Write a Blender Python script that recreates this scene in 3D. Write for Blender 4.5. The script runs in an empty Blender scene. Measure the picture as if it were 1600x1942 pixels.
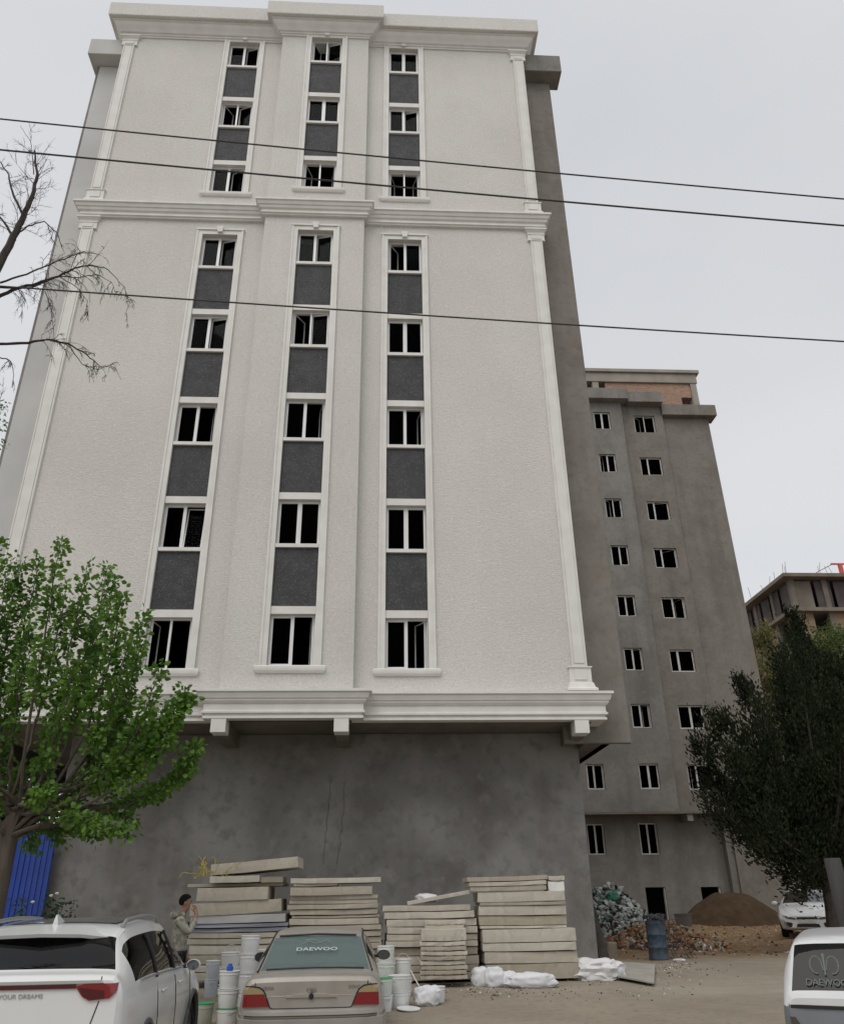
import bpy, bmesh, math, random
import numpy as np
from mathutils import Vector, Matrix, noise as mnoise

random.seed(7); np.random.seed(7)
SC = bpy.context.scene
COL = SC.collection
R = math.radians

# ------------------------------------------------------------------ camera
EYE = 1.8
FPX, IW, IH = 1510.0, 1600.0, 1942.0
CF = Vector((0.05145342, 0.89817826, 0.43661007))
CR = Vector((0.99862581, -0.0506301, -0.01353119))
CU = Vector((-0.00995219, -0.43670631, 0.89954908))
cam = bpy.data.cameras.new('camera')
cam_o = bpy.data.objects.new('camera', cam)
COL.objects.link(cam_o)
cam.sensor_fit = 'HORIZONTAL'; cam.sensor_width = 36.0
cam.lens = FPX / IW * 36.0
cam.clip_start = 0.1; cam.clip_end = 2000.0
m = Matrix((CR, CU, -CF)).transposed().to_4x4()
m.translation = Vector((0, 0, EYE))
cam_o.matrix_world = m
SC.camera = cam_o

# ------------------------------------------------------------------ world: overcast sky
SUN_EL, SUN_AZ = R(54), R(205)       # azimuth of the sun, clockwise from +Y; behind and left of the camera
w = bpy.data.worlds.new('World'); SC.world = w; w.use_nodes = True
nt = w.node_tree; nt.nodes.clear()
def wn(t, **k):
    n = nt.nodes.new(t)
    for a, b in k.items(): setattr(n, a, b)
    return n
out = wn('ShaderNodeOutputWorld')
sky = wn('ShaderNodeTexSky', sky_type='NISHITA', sun_disc=False, sun_elevation=SUN_EL, sun_rotation=SUN_AZ,
         air_density=1.0, dust_density=4.0)
bg1 = wn('ShaderNodeBackground'); bg1.inputs['Strength'].default_value = 0.02
nt.links.new(sky.outputs['Color'], bg1.inputs['Color'])
tc = wn('ShaderNodeTexCoord'); mp = wn('ShaderNodeMapping'); mp.inputs['Scale'].default_value = (1.0, 1.0, 2.2)
nz = wn('ShaderNodeTexNoise'); nz.inputs['Scale'].default_value = 1.6; nz.inputs['Detail'].default_value = 3.5
nz.inputs['Roughness'].default_value = 0.45
cr = wn('ShaderNodeValToRGB')
cr.color_ramp.elements[0].position = 0.30; cr.color_ramp.elements[0].color = (0.66, 0.672, 0.69, 1)
cr.color_ramp.elements[1].position = 0.70; cr.color_ramp.elements[1].color = (0.78, 0.782, 0.785, 1)
nt.links.new(tc.outputs['Generated'], mp.inputs['Vector']); nt.links.new(mp.outputs['Vector'], nz.inputs['Vector'])
nt.links.new(nz.outputs['Fac'], cr.inputs['Fac'])
bg2 = wn('ShaderNodeBackground'); bg2.inputs['Strength'].default_value = 0.87
nt.links.new(cr.outputs['Color'], bg2.inputs['Color'])
ad = wn('ShaderNodeAddShader')
nt.links.new(bg1.outputs[0], ad.inputs[0]); nt.links.new(bg2.outputs[0], ad.inputs[1])
nt.links.new(ad.outputs[0], out.inputs['Surface'])

sun = bpy.data.lights.new('sun', 'SUN'); sun.energy = 1.1; sun.angle = R(38); sun.color = (1.0, 0.965, 0.91)
sun_o = bpy.data.objects.new('sun', sun); COL.objects.link(sun_o)
sd = Vector((math.sin(SUN_AZ) * math.cos(SUN_EL), math.cos(SUN_AZ) * math.cos(SUN_EL), math.sin(SUN_EL)))
sun_o.rotation_euler = (-sd).to_track_quat('-Z', 'Y').to_euler()
sun_o.location = (0, 0, 60)

SC.view_settings.view_transform = 'Standard'; SC.view_settings.look = 'None'
SC.view_settings.exposure = 0.03; SC.view_settings.gamma = 1.0

# ------------------------------------------------------------------ helpers
def ray(px, py): return CF + CR * ((px - 800) / FPX) - CU * ((py - 971) / FPX)
def at(px, py, Y):
    d = ray(px, py); return d * (Y / d.y) + Vector((0, 0, EYE))
def tagit(o, label=None, cat=None, group=None, kind=None):
    if label: o['label'] = label
    if cat: o['category'] = cat
    if group: o['group'] = group
    if kind: o['kind'] = kind
    return o
def thing(name, label, cat, loc=(0, 0, 0), rz=0.0, group=None):
    o = bpy.data.objects.new(name, None); COL.objects.link(o)
    o.location = loc; o.rotation_euler = (0, 0, rz); o.empty_display_size = 0.3
    return tagit(o, label, cat, group)
def link_mesh(name, me, mat, parent=None, world=False):
    o = bpy.data.objects.new(name, me); COL.objects.link(o)
    if mat is not None and len(me.materials) == 0:
        me.materials.append(mat)
    if parent is not None:
        o.parent = parent
        if world and parent.type == 'EMPTY':
            o.matrix_parent_inverse = Matrix.LocRotScale(parent.location, parent.rotation_euler, parent.scale).inverted()
    return o
def copy_tree(o, parent=None):
    kids = [c for c in ALLKIDS(o)]
    c = o.copy(); COL.objects.link(c)
    if parent is not None: c.parent = parent
    for k in kids: copy_tree(k, c)
    return c
def ALLKIDS(o): return [x for x in bpy.data.objects if x.parent == o]

class MB:
    def __init__(s): s.v = []; s.f = []; s.sm = False
    def add(s, vs, fs):
        b = len(s.v); s.v.extend([tuple(v) for v in vs]); s.f.extend([tuple(i + b for i in f) for f in fs]); return s
    def box(s, x0, x1, y0, y1, z0, z1):
        v = [(x0,y0,z0),(x1,y0,z0),(x1,y1,z0),(x0,y1,z0),(x0,y0,z1),(x1,y0,z1),(x1,y1,z1),(x0,y1,z1)]
        return s.add(v, [(0,3,2,1),(4,5,6,7),(0,1,5,4),(1,2,6,5),(2,3,7,6),(3,0,4,7)])
    def obox(s, c, ex, ey, ez):
        c = Vector(c); v = []
        for sz in (-1, 1):
            for sx, sy in ((-1,-1),(1,-1),(1,1),(-1,1)): v.append(c + ex*sx + ey*sy + ez*sz)
        return s.add(v, [(0,3,2,1),(4,5,6,7),(0,1,5,4),(1,2,6,5),(2,3,7,6),(3,0,4,7)])
    def tube(s, pts, r, n=6, cap=True):
        pts = [Vector(p) for p in pts]; m_ = len(pts)
        rs = r if isinstance(r, (list, tuple)) else [r] * m_
        vs = []; fs = []; up = None
        for i, p in enumerate(pts):
            d = (pts[min(i+1, m_-1)] - pts[max(i-1, 0)])
            if d.length < 1e-9: d = Vector((0,0,1))
            d.normalize()
            if up is None:
                up = Vector((0,0,1)) if abs(d.z) < .9 else Vector((1,0,0))
            a = d.cross(up)
            if a.length < 1e-6: a = d.cross(Vector((0.3,1,0.1)))
            a.normalize(); b = d.cross(a).normalized()
            for k in range(n):
                t = 2 * math.pi * k / n
                vs.append(p + (a * math.cos(t) + b * math.sin(t)) * rs[i])
        for i in range(m_ - 1):
            for k in range(n):
                k2 = (k + 1) % n
                fs.append((i*n+k, i*n+k2, (i+1)*n+k2, (i+1)*n+k))
        if cap: fs.append(tuple(range(n-1, -1, -1))); fs.append(tuple((m_-1)*n + k for k in range(n)))
        return s.add(vs, fs)
    def lathe(s, prof, n=24, c=(0,0,0), axis='z', cap=True):
        vs = []; fs = []; m_ = len(prof)
        for (r_, h) in prof:
            for k in range(n):
                t = 2*math.pi*k/n; a, b = r_*math.cos(t), r_*math.sin(t)
                if axis == 'z': vs.append((c[0]+a, c[1]+b, c[2]+h))
                elif axis == 'x': vs.append((c[0]+h, c[1]+a, c[2]+b))
                else: vs.append((c[0]+b, c[1]+h, c[2]+a))
        for i in range(m_-1):
            for k in range(n):
                k2 = (k+1) % n; fs.append((i*n+k, i*n+k2, (i+1)*n+k2, (i+1)*n+k))
        if cap:
            fs.append(tuple(range(n-1,-1,-1))); fs.append(tuple((m_-1)*n+k for k in range(n)))
        return s.add(vs, fs)
    def prism_y(s, poly, y0, y1):
        n = len(poly)
        v = [(x, y0, z) for x, z in poly] + [(x, y1, z) for x, z in poly]
        f = [tuple(range(n)), tuple(range(2*n-1, n-1, -1))] + [(i, i+n, (i+1) % n + n, (i+1) % n) for i in range(n)]
        return s.add(v, f)
    def prism_x(s, poly, x0, x1):
        n = len(poly)
        v = [(x0, y, z) for y, z in poly] + [(x1, y, z) for y, z in poly]
        f = [tuple(range(n-1, -1, -1)), tuple(range(n, 2*n))] + [(i, (i+1) % n, (i+1) % n + n, i+n) for i in range(n)]
        return s.add(v, f)
    def sweep(s, path, prof):
        P = [Vector((p[0], p[1])) for p in path]; n = len(P); mit = []
        nr = []
        for i in range(n-1):
            d = (P[i+1]-P[i]).normalized(); nr.append(Vector((d.y, -d.x)))
        for i in range(n):
            if i == 0: mit.append(nr[0])
            elif i == n-1: mit.append(nr[-1])
            else:
                a, b = nr[i-1], nr[i]; mit.append((a+b) / max(.15, 1 + a.dot(b)))
        k = len(prof); vs = []; fs = []
        for i in range(n):
            for off, z in prof: q = P[i] + mit[i]*off; vs.append((q.x, q.y, z))
        for i in range(n-1):
            for j in range(k):
                j2 = (j+1) % k; fs.append((i*k+j, (i+1)*k+j, (i+1)*k+j2, i*k+j2))
        fs.append(tuple(range(k))); fs.append(tuple((n-1)*k + j for j in range(k-1, -1, -1)))
        return s.add(vs, fs)
    def wall(s, x0, x1, z0, z1, y, holes, reveal):
        xs = sorted({x0, x1} | {h[0] for h in holes} | {h[1] for h in holes})
        zs = sorted({z0, z1} | {h[2] for h in holes} | {h[3] for h in holes})
        for i in range(len(xs)-1):
            for j in range(len(zs)-1):
                cx, cz = (xs[i]+xs[i+1])/2, (zs[j]+zs[j+1])/2
                if any(h[0] < cx < h[1] and h[2] < cz < h[3] for h in holes): continue
                s.add([(xs[i],y,zs[j]),(xs[i+1],y,zs[j]),(xs[i+1],y,zs[j+1]),(xs[i],y,zs[j+1])], [(0,1,2,3)])
        for a, b, c, d in holes:
            y1 = y + reveal
            s.add([(a,y,c),(a,y,d),(a,y1,d),(a,y1,c)], [(0,3,2,1)])
            s.add([(b,y,c),(b,y,d),(b,y1,d),(b,y1,c)], [(0,1,2,3)])
            s.add([(a,y,c),(b,y,c),(b,y1,c),(a,y1,c)], [(0,3,2,1)])
            s.add([(a,y,d),(b,y,d),(b,y1,d),(a,y1,d)], [(0,1,2,3)])
        return s
    def mesh(s, name, bevel=0, smooth=False, fixn=False):
        me = bpy.data.meshes.new(name); me.from_pydata(s.v, [], s.f)
        if bevel or fixn:
            bm = bmesh.new(); bm.from_mesh(me)
            if fixn: bmesh.ops.recalc_face_normals(bm, faces=bm.faces[:])
            if bevel:
                es = [e for e in bm.edges if len(e.link_faces) == 2 and e.calc_face_angle(0) > 0.5]
                bmesh.ops.bevel(bm, geom=es, offset=bevel, segments=1, affect='EDGES', clamp_overlap=True)
            bm.to_mesh(me); bm.free()
        if smooth or s.sm:
            me.polygons.foreach_set('use_smooth', [True]*len(me.polygons))
            try: me.set_sharp_from_angle(angle=R(38))
            except Exception: pass
        return me
    def build(s, name, mat, parent=None, world=False, bevel=0, smooth=False, fixn=True):
        return link_mesh(name, s.mesh(name, bevel, smooth, fixn), mat, parent, world)

# ------------------------------------------------------------------ materials
MATS = {}
def mat(name, c1, c2=None, scale=3.0, rough=0.8, metal=0.0, bump=0.0, bscale=40.0, detail=4.0, stretch=(1,1,1), spec=0.35,
        coat=0.0, c3=None, scale3=0.5, amt3=0.5, bstretch=(1,1,1), lo=0.35, hi=0.65, streak=None, streak_amt=0.4, grain=None, bdist=.02):
    if name in MATS: return MATS[name]
    M_ = bpy.data.materials.new(name); M_.use_nodes = True; t = M_.node_tree; N = t.nodes; L = t.links
    b = N['Principled BSDF']
    b.inputs['Base Color'].default_value = (*c1, 1); b.inputs['Roughness'].default_value = rough
    b.inputs['Metallic'].default_value = metal; b.inputs['Specular IOR Level'].default_value = spec
    b.inputs['Coat Weight'].default_value = coat; b.inputs['Coat Roughness'].default_value = 0.06
    co = None
    def coord():
        nonlocal co
        if co is None: co = N.new('ShaderNodeTexCoord')
        return co.outputs['Object']
    def noisef(sc, st=(1,1,1), det=4.0, lo=.35, hi=.65):
        mp_ = N.new('ShaderNodeMapping'); mp_.inputs['Scale'].default_value = st; L.new(coord(), mp_.inputs['Vector'])
        n_ = N.new('ShaderNodeTexNoise'); n_.inputs['Scale'].default_value = sc; n_.inputs['Detail'].default_value = det
        L.new(mp_.outputs['Vector'], n_.inputs['Vector'])
        r_ = N.new('ShaderNodeMapRange'); r_.inputs['From Min'].default_value = lo; r_.inputs['From Max'].default_value = hi
        L.new(n_.outputs['Fac'], r_.inputs['Value'])
        return r_.outputs['Result']
    cur = None
    def mix(fac, a, bcol, amt=1.0):
        x = N.new('ShaderNodeMix'); x.data_type = 'RGBA'
        if amt != 1.0:
            q = N.new('ShaderNodeMath'); q.operation = 'MULTIPLY'; q.inputs[1].default_value = amt; L.new(fac, q.inputs[0]); fac = q.outputs[0]
        L.new(fac, x.inputs['Factor'])
        if isinstance(a, tuple): x.inputs[6].default_value = (*a, 1)
        else: L.new(a, x.inputs[6])
        x.inputs[7].default_value = (*bcol, 1)
        return x.outputs[2]
    if c2 is not None: cur = mix(noisef(scale, stretch, detail, lo, hi), c1, c2)
    if c3 is not None: cur = mix(noisef(scale3, (1,1,1), 5.0, .42, .62), cur if cur is not None else c1, c3, amt3)
    if streak is not None: cur = mix(noisef(1.6, (1, 1, .08), 5.0, .5, .72), cur if cur is not None else c1, streak, streak_amt)
    if grain is not None:      # (scale, darker colour, amount, lighter colour)
        cur = mix(noisef(grain[0], (1,1,1), 8.0, .5, .68), cur if cur is not None else c1, grain[1], grain[2])
        cur = mix(noisef(grain[0]*.63, (1.3,1.3,1.3), 8.0, .54, .70), cur, grain[3], grain[2])
    if cur is not None: L.new(cur, b.inputs['Base Color'])
    if bump:
        mp_ = N.new('ShaderNodeMapping'); mp_.inputs['Scale'].default_value = bstretch; L.new(coord(), mp_.inputs['Vector'])
        n_ = N.new('ShaderNodeTexNoise'); n_.inputs['Scale'].default_value = bscale; n_.inputs['Detail'].default_value = 5
        n_.inputs['Roughness'].default_value = 0.65
        L.new(mp_.outputs['Vector'], n_.inputs['Vector'])
        bp = N.new('ShaderNodeBump'); bp.inputs['Strength'].default_value = bump; bp.inputs['Distance'].default_value = bdist
        L.new(n_.outputs['Fac'], bp.inputs['Height']); L.new(bp.outputs['Normal'], b.inputs['Normal'])
    MATS[name] = M_
    return M_
def glassmat(name, tint=(.5,.5,.5), gloss=0.05, rough=0.02, diff=None, damt=0.0):
    M_ = bpy.data.materials.new(name); M_.use_nodes = True; t = M_.node_tree; N = t.nodes; L = t.links
    N.clear(); o = N.new('ShaderNodeOutputMaterial'); tr = N.new('ShaderNodeBsdfTransparent'); tr.inputs[0].default_value = (*tint, 1)
    g = N.new('ShaderNodeBsdfGlossy'); g.inputs['Roughness'].default_value = rough
    fr = N.new('ShaderNodeFresnel'); fr.inputs['IOR'].default_value = 1.45
    mu = N.new('ShaderNodeMath'); mu.operation = 'MULTIPLY'; mu.inputs[1].default_value = gloss; L.new(fr.outputs[0], mu.inputs[0])
    mx = N.new('ShaderNodeMixShader'); L.new(mu.outputs[0], mx.inputs[0]); L.new(tr.outputs[0], mx.inputs[1]); L.new(g.outputs[0], mx.inputs[2])
    last = mx.outputs[0]
    if diff:
        d = N.new('ShaderNodeBsdfDiffuse'); d.inputs[0].default_value = (*diff, 1)
        m2 = N.new('ShaderNodeMixShader'); m2.inputs[0].default_value = damt; L.new(last, m2.inputs[1]); L.new(d.outputs[0], m2.inputs[2]); last = m2.outputs[0]
    L.new(last, o.inputs['Surface']); MATS[name] = M_
    return M_
def leafmat(name, c1, c2, trans=0.35, scale=1.5, rough=0.55):
    M_ = bpy.data.materials.new(name); M_.use_nodes = True; t = M_.node_tree; N = t.nodes; L = t.links
    b = N['Principled BSDF']; b.inputs['Roughness'].default_value = rough; b.inputs['Specular IOR Level'].default_value = 0.3
    co = N.new('ShaderNodeTexCoord'); n_ = N.new('ShaderNodeTexNoise'); n_.inputs['Scale'].default_value = scale; n_.inputs['Detail'].default_value = 6
    n_.inputs['Roughness'].default_value = 0.75
    L.new(co.outputs['Object'], n_.inputs['Vector'])
    r_ = N.new('ShaderNodeMapRange'); r_.inputs['From Min'].default_value = .3; r_.inputs['From Max'].default_value = .7; L.new(n_.outputs['Fac'], r_.inputs['Value'])
    x = N.new('ShaderNodeMix'); x.data_type = 'RGBA'; L.new(r_.outputs[0], x.inputs['Factor'])
    x.inputs[6].default_value = (*c1, 1); x.inputs[7].default_value = (*c2, 1)
    L.new(x.outputs[2], b.inputs['Base Color'])
    tl = N.new('ShaderNodeBsdfTranslucent'); L.new(x.outputs[2], tl.inputs[0])
    mx = N.new('ShaderNodeMixShader'); mx.inputs[0].default_value = trans
    L.new(b.outputs[0], mx.inputs[1]); L.new(tl.outputs[0], mx.inputs[2]); L.new(mx.outputs[0], N['Material Output'].inputs['Surface'])
    MATS[name] = M_
    return M_

PLASTER = mat('white_bark_plaster', (.68,.66,.625), (.625,.605,.57), scale=.35, rough=.9, bump=1.0, bscale=22, bstretch=(1,1,1.8), bdist=.03, spec=.25, streak=(.57,.545,.50), streak_amt=.2, grain=(16, (.54,.522,.49), .5, (.78,.765,.74)))
TRIM = mat('white_moulding', (.72,.705,.68), (.66,.645,.615), scale=2.5, rough=.7, bump=.08, bscale=60, spec=.3, streak=(.56,.54,.50), streak_amt=.2)
CONC = mat('grey_render', (.178,.168,.152), (.222,.212,.195), scale=.45, rough=.95, bump=.35, bscale=18, spec=.15, c3=(.27,.262,.25), scale3=.8, amt3=.6, streak=(.135,.127,.115), streak_amt=.5, grain=(5, (.13,.123,.112), .35, (.27,.262,.25)))
CONC_D = mat('grey_render_brownish', (.18,.162,.142), (.215,.197,.174), scale=.5, rough=.95, bump=.35, bscale=16, spec=.15, c3=(.24,.227,.205), scale3=1.1, amt3=.55, streak=(.135,.124,.11), streak_amt=.5, grain=(5, (.125,.115,.10), .35, (.25,.236,.213)))
CONC_L = mat('pale_grey_render', (.56,.555,.54), (.48,.475,.46), scale=.5, rough=.95, bump=.3, bscale=18, spec=.15, c3=(.43,.44,.45), scale3=.35, amt3=.6)
SOFFIT = mat('raw_soffit_concrete', (.15,.135,.115), (.19,.175,.15), scale=1.5, rough=.95, bump=.3, bscale=12, spec=.1)
ROOM = mat('darkened_room_concrete', (.05,.048,.046), (.035,.034,.033), scale=1.0, rough=.95, spec=.05)  # concrete coloured near black, so the unlit look of the rooms is painted in
STONE = mat('dark_stone_cladding', (.052,.053,.058), (.075,.075,.08), scale=3, rough=.7, bump=1.0, bscale=17, bstretch=(1,1,2.4), bdist=.04, spec=.4, grain=(24, (.028,.028,.031), .6, (.15,.15,.155)))
PVC = mat('white_pvc', (.74,.74,.74), rough=.35, spec=.5)
PVC_D = mat('dusty_pvc', (.50,.49,.47), (.62,.61,.59), scale=6, rough=.6, spec=.3)
GLASS = glassmat('window_glass', (.4,.42,.43), .03)
RUBBER = mat('black_rubber', (.018,.018,.018), (.03,.029,.028), scale=8, rough=.85, spec=.2)
BLACKP = mat('black_plastic', (.02,.02,.021), rough=.5)
# ------------------------------------------------------------------ ground
GZ = [(-60,0),(11,0),(15,.19),(17.5,.31),(20.9,.38),(30,.42),(43,.66),(80,.75),(400,.8)]
def gz(x, y):
    for (a, za), (b, zb) in zip(GZ, GZ[1:]):
        if y <= b:
            t = (y-a)/(b-a); z = za + (zb-za)*t; break
    else: z = GZ[-1][1]
    if 10 < y < 60 and x > -13:
        rough = min(1, max(0, (y-21)/4)) * min(1, max(0, (x-4.6)/2))
        z += 0.015*mnoise.noise(Vector((x*.7, y*.7, 1.3)))
        z += rough * (0.16*mnoise.noise(Vector((x*.35, y*.35, 4.1))) + 0.09*mnoise.noise(Vector((x*1.3, y*1.3, 9.1))) + .03*mnoise.noise(Vector((x*4, y*4, 2))))
    return z
def gpt(px, py):
    lo, hi = 4.0, 120.0
    for _ in range(40):
        mid = (lo+hi)/2; p = at(px, py, mid)
        if p.z < gz(p.x, p.y): hi = mid
        else: lo = mid
    return at(px, py, lo)
def gpt_Y(px, Y):
    p = at(px, 1750, Y); p.z = gz(p.x, Y); return p
def lines(segs):
    o = []
    for a, b, st in segs:
        n = max(1, round((b-a)/st)); o += [a+(b-a)*i/n for i in range(n)]
    return o + [segs[-1][1]]
gx = lines([(-400,-60,60),(-60,-16,6),(-16,4,.7),(4,26,.28),(26,60,3),(60,400,60)])
gy = lines([(-60,0,10),(0,11,1.2),(11,20,.5),(20,44,.28),(44,80,4),(80,600,60)])
gv = [(x, y, gz(x, y)) for y in gy for x in gx]; nx = len(gx)
gf = [(j*nx+i, j*nx+i+1, (j+1)*nx+i+1, (j+1)*nx+i) for j in range(len(gy)-1) for i in range(nx-1)]
def ground_mat():
    M_ = bpy.data.materials.new('dusty_ground'); M_.use_nodes = True; t = M_.node_tree; N = t.nodes; L = t.links
    b = N['Principled BSDF']; b.inputs['Roughness'].default_value = .95; b.inputs['Specular IOR Level'].default_value = .15
    co = N.new('ShaderNodeTexCoord')
    def nz_(sc, det=5, lo=.35, hi=.65, st=(1,1,1)):
        mp_ = N.new('ShaderNodeMapping'); mp_.inputs['Scale'].default_value = st; L.new(co.outputs['Object'], mp_.inputs['Vector'])
        n_ = N.new('ShaderNodeTexNoise'); n_.inputs['Scale'].default_value = sc; n_.inputs['Detail'].default_value = det; n_.inputs['Roughness'].default_value = .65
        L.new(mp_.outputs['Vector'], n_.inputs['Vector'])
        r_ = N.new('ShaderNodeMapRange'); r_.inputs['From Min'].default_value = lo; r_.inputs['From Max'].default_value = hi
        L.new(n_.outputs['Fac'], r_.inputs['Value']); return r_.outputs[0], n_.outputs['Fac']
    def mix(f, a, c):
        x = N.new('ShaderNodeMix'); x.data_type = 'RGBA'; L.new(f, x.inputs['Factor'])
        for k, v in ((6, a), (7, c)):
            if isinstance(v, tuple): x.inputs[k].default_value = (*v, 1)
            else: L.new(v, x.inputs[k])
        return x.outputs[2]
    road = mix(nz_(.5)[0], (.30,.262,.205), (.245,.212,.165))
    road = mix(nz_(7, 6, .5, .75)[0], road, (.20,.175,.14))
    road = mix(nz_(.35, 5, .5, .7, (.35,1,1))[0], road, (.35,.315,.255))
    soil = mix(nz_(.9)[0], (.27,.165,.085), (.21,.15,.09))
    soil = mix(nz_(6, 6, .45, .7)[0], soil, (.16,.10,.055))
    soil = mix(nz_(2.2, 5, .52, .66)[0], soil, (.30,.235,.16))
    # the dug earth lies behind the street, beyond the corner of the white building
    sp = N.new('ShaderNodeSeparateXYZ'); L.new(co.outputs['Object'], sp.inputs[0])
    def madd(a, k, c):
        q = N.new('ShaderNodeMath'); q.operation = 'MULTIPLY_ADD'; L.new(a, q.inputs[0]); q.inputs[1].default_value = k; q.inputs[2].default_value = c; return q.outputs[0]
    def op(o_, a, b_):
        q = N.new('ShaderNodeMath'); q.operation = o_; q.use_clamp = True
        for i, v in enumerate((a, b_)):
            if isinstance(v, float): q.inputs[i].default_value = v
            else: L.new(v, q.inputs[i])
        return q.outputs[0]
    n1 = nz_(.45)[1]
    qx = N.new('ShaderNodeMath'); qx.operation = 'MULTIPLY_ADD'; L.new(sp.outputs['X'], qx.inputs[0]); qx.inputs[1].default_value = -.09; L.new(sp.outputs['Y'], qx.inputs[2])
    yy = N.new('ShaderNodeMath'); yy.operation = 'MULTIPLY_ADD'; L.new(n1, yy.inputs[0]); yy.inputs[1].default_value = 5.0; L.new(qx.outputs[0], yy.inputs[2])
    fy = N.new('ShaderNodeMapRange'); fy.inputs['From Min'].default_value = 22.4; fy.inputs['From Max'].default_value = 25.2; L.new(yy.outputs[0], fy.inputs['Value'])
    fx = N.new('ShaderNodeMapRange'); fx.inputs['From Min'].default_value = 4.5; fx.inputs['From Max'].default_value = 5.6; L.new(sp.outputs['X'], fx.inputs['Value'])
    fac = op('MULTIPLY', fy.outputs[0], fx.outputs[0])
    L.new(mix(fac, road, soil), b.inputs['Base Color'])
    n2 = nz_(9, 8)[1]; bp = N.new('ShaderNodeBump'); bp.inputs['Strength'].default_value = .5; bp.inputs['Distance'].default_value = .05
    L.new(n2, bp.inputs['Height']); L.new(bp.outputs[0], b.inputs['Normal'])
    return M_
gme = bpy.data.meshes.new('ground'); gme.from_pydata(gv, [], gf); gme.polygons.foreach_set('use_smooth', [True]*len(gme.polygons))
ground = link_mesh('ground', gme, ground_mat()); tagit(ground, kind='structure')

# ------------------------------------------------------------------ windows
def window(parent, x0, x1, z0, z1, y, ml=0.5, st=('c','c'), frame=PVC, fw=.032, dp=.07, pane_mat=None):
    """PVC window in an opening; its outer frame is the mesh 'window', mullion, sashes and panes are sub-parts."""
    pane_mat = pane_mat or GLASS
    b = MB(); g = .004
    b.box(x0+g, x0+fw, y, y+dp, z0+g, z1-g); b.box(x1-fw, x1-g, y, y+dp, z0+g, z1-g)
    b.box(x0+fw, x1-fw, y, y+dp, z0+g, z0+fw); b.box(x0+fw, x1-fw, y, y+dp, z1-fw, z1-g)
    wo = b.build('window', frame, parent, True)
    xm = x0 + (x1-x0)*ml
    MB().box(xm-.026, xm+.026, y+.003, y+dp-.003, z0+fw, z1-fw).build('mullion', frame, wo)
    for i, (a, c) in enumerate(((x0+fw, xm-.026), (xm+.026, x1-fw))):
        s_ = st[i]; e = .003; sw = .03
        a += e; c -= e; lo, hi = z0+fw+e, z1-fw-e
        mb = MB(); yy0, yy1 = y+.012, y+.058
        for q in ((a, a+sw, lo, hi), (c-sw, c, lo, hi), (a+sw, c-sw, lo, lo+sw), (a+sw, c-sw, hi-sw, hi)):
            mb.box(q[0], q[1], yy0, yy1, q[2], q[3])
        pb = MB().box(a+sw-.004, c-sw+.004, y+.03, y+.038, lo+sw-.004, hi-sw+.004)
        if s_ != 'c':
            yp = yy1 + .006
            if s_ == 't': ang, ax, piv = R(-7), 'X', Vector((0, yp, lo))
            else:
                left = s_[0] == 'l'; deg = float(s_[1:]); piv = Vector((a if left else c, yp, 0)); ang, ax = R(deg if left else -deg), 'Z'
            M_ = Matrix.Translation(piv) @ Matrix.Rotation(ang, 4, ax) @ Matrix.Translation(-piv)
            for q in (mb, pb): q.v = [tuple(M_ @ Vector(v)) for v in q.v]
        mb.build('sash', frame, wo); pb.build('pane', pane_mat, wo)
    return wo

# ------------------------------------------------------------------ white building
D = 19.38; DB = D - .30
XA, XB, XC = (-5.78, -4.68), (-2.72, -1.60), (.14, 1.22)
BX0, BX1 = -3.80, -.63
WX0, WX1 = -9.62, 5.20
ZB, ZT = 5.62, 30.95
mainb = thing('apartment_building', 'tall apartment block with white plastered front, dark panels and a bare grey ground floor', 'building', (-2.2, D, 0))
def W(mb, name, mt, parent=mainb, **k): return mb.build(name, mt, parent, True, **k)
strips = [(6.92, 6.92+4*3.2+1.30), (6.92+5*3.2, 6.92+7*3.2+1.30)]
hole = lambda X: [(X[0], X[1], a, b) for a, b in strips]
wb = MB(); wb.wall(WX0, BX0, ZB, ZT, D, hole(XA), .30); wb.wall(BX1, WX1, ZB, ZT, D, hole(XC), .30)
for x in (WX0, WX1): wb.add([(x, D, ZB), (x, D+.75, ZB), (x, D+.75, ZT), (x, D, ZT)], [(0,1,2,3)])
W(wb, 'wall', PLASTER, fixn=False)
bb = MB(); bb.wall(BX0, BX1, ZB, ZT, DB, hole(XB), .60)
for x in (BX0, BX1): bb.add([(x, DB, ZB), (x, D+.01, ZB), (x, D+.01, ZT), (x, DB, ZT)], [(0,1,2,3)])
W(bb, 'bay', PLASTER, fixn=False)
# raw inside: slabs, partition, outer shell
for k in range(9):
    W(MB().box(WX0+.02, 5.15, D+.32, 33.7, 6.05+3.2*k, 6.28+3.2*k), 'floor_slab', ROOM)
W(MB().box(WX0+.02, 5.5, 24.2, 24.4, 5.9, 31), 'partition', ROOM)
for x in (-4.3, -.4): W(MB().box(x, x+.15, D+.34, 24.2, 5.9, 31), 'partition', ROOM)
sh = MB(); sh.box(-10.5, -10.3, 20.3, 34, 5.2, 30.4); sh.box(5.57, 5.77, 20.2, 34, 5.2, 30.4); sh.box(-10.5, 5.77, 33.8, 34, 5.2, 30.4)
sh.box(-10.5, 5.77, 20.2, 34, 30.42, 30.7)
W(sh, 'shell', CONC_D)
W(MB().box(WX0+.01, WX1-.01, D+.006, 34, ZB, ZB+.22), 'soffit', SOFFIT)
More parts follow.
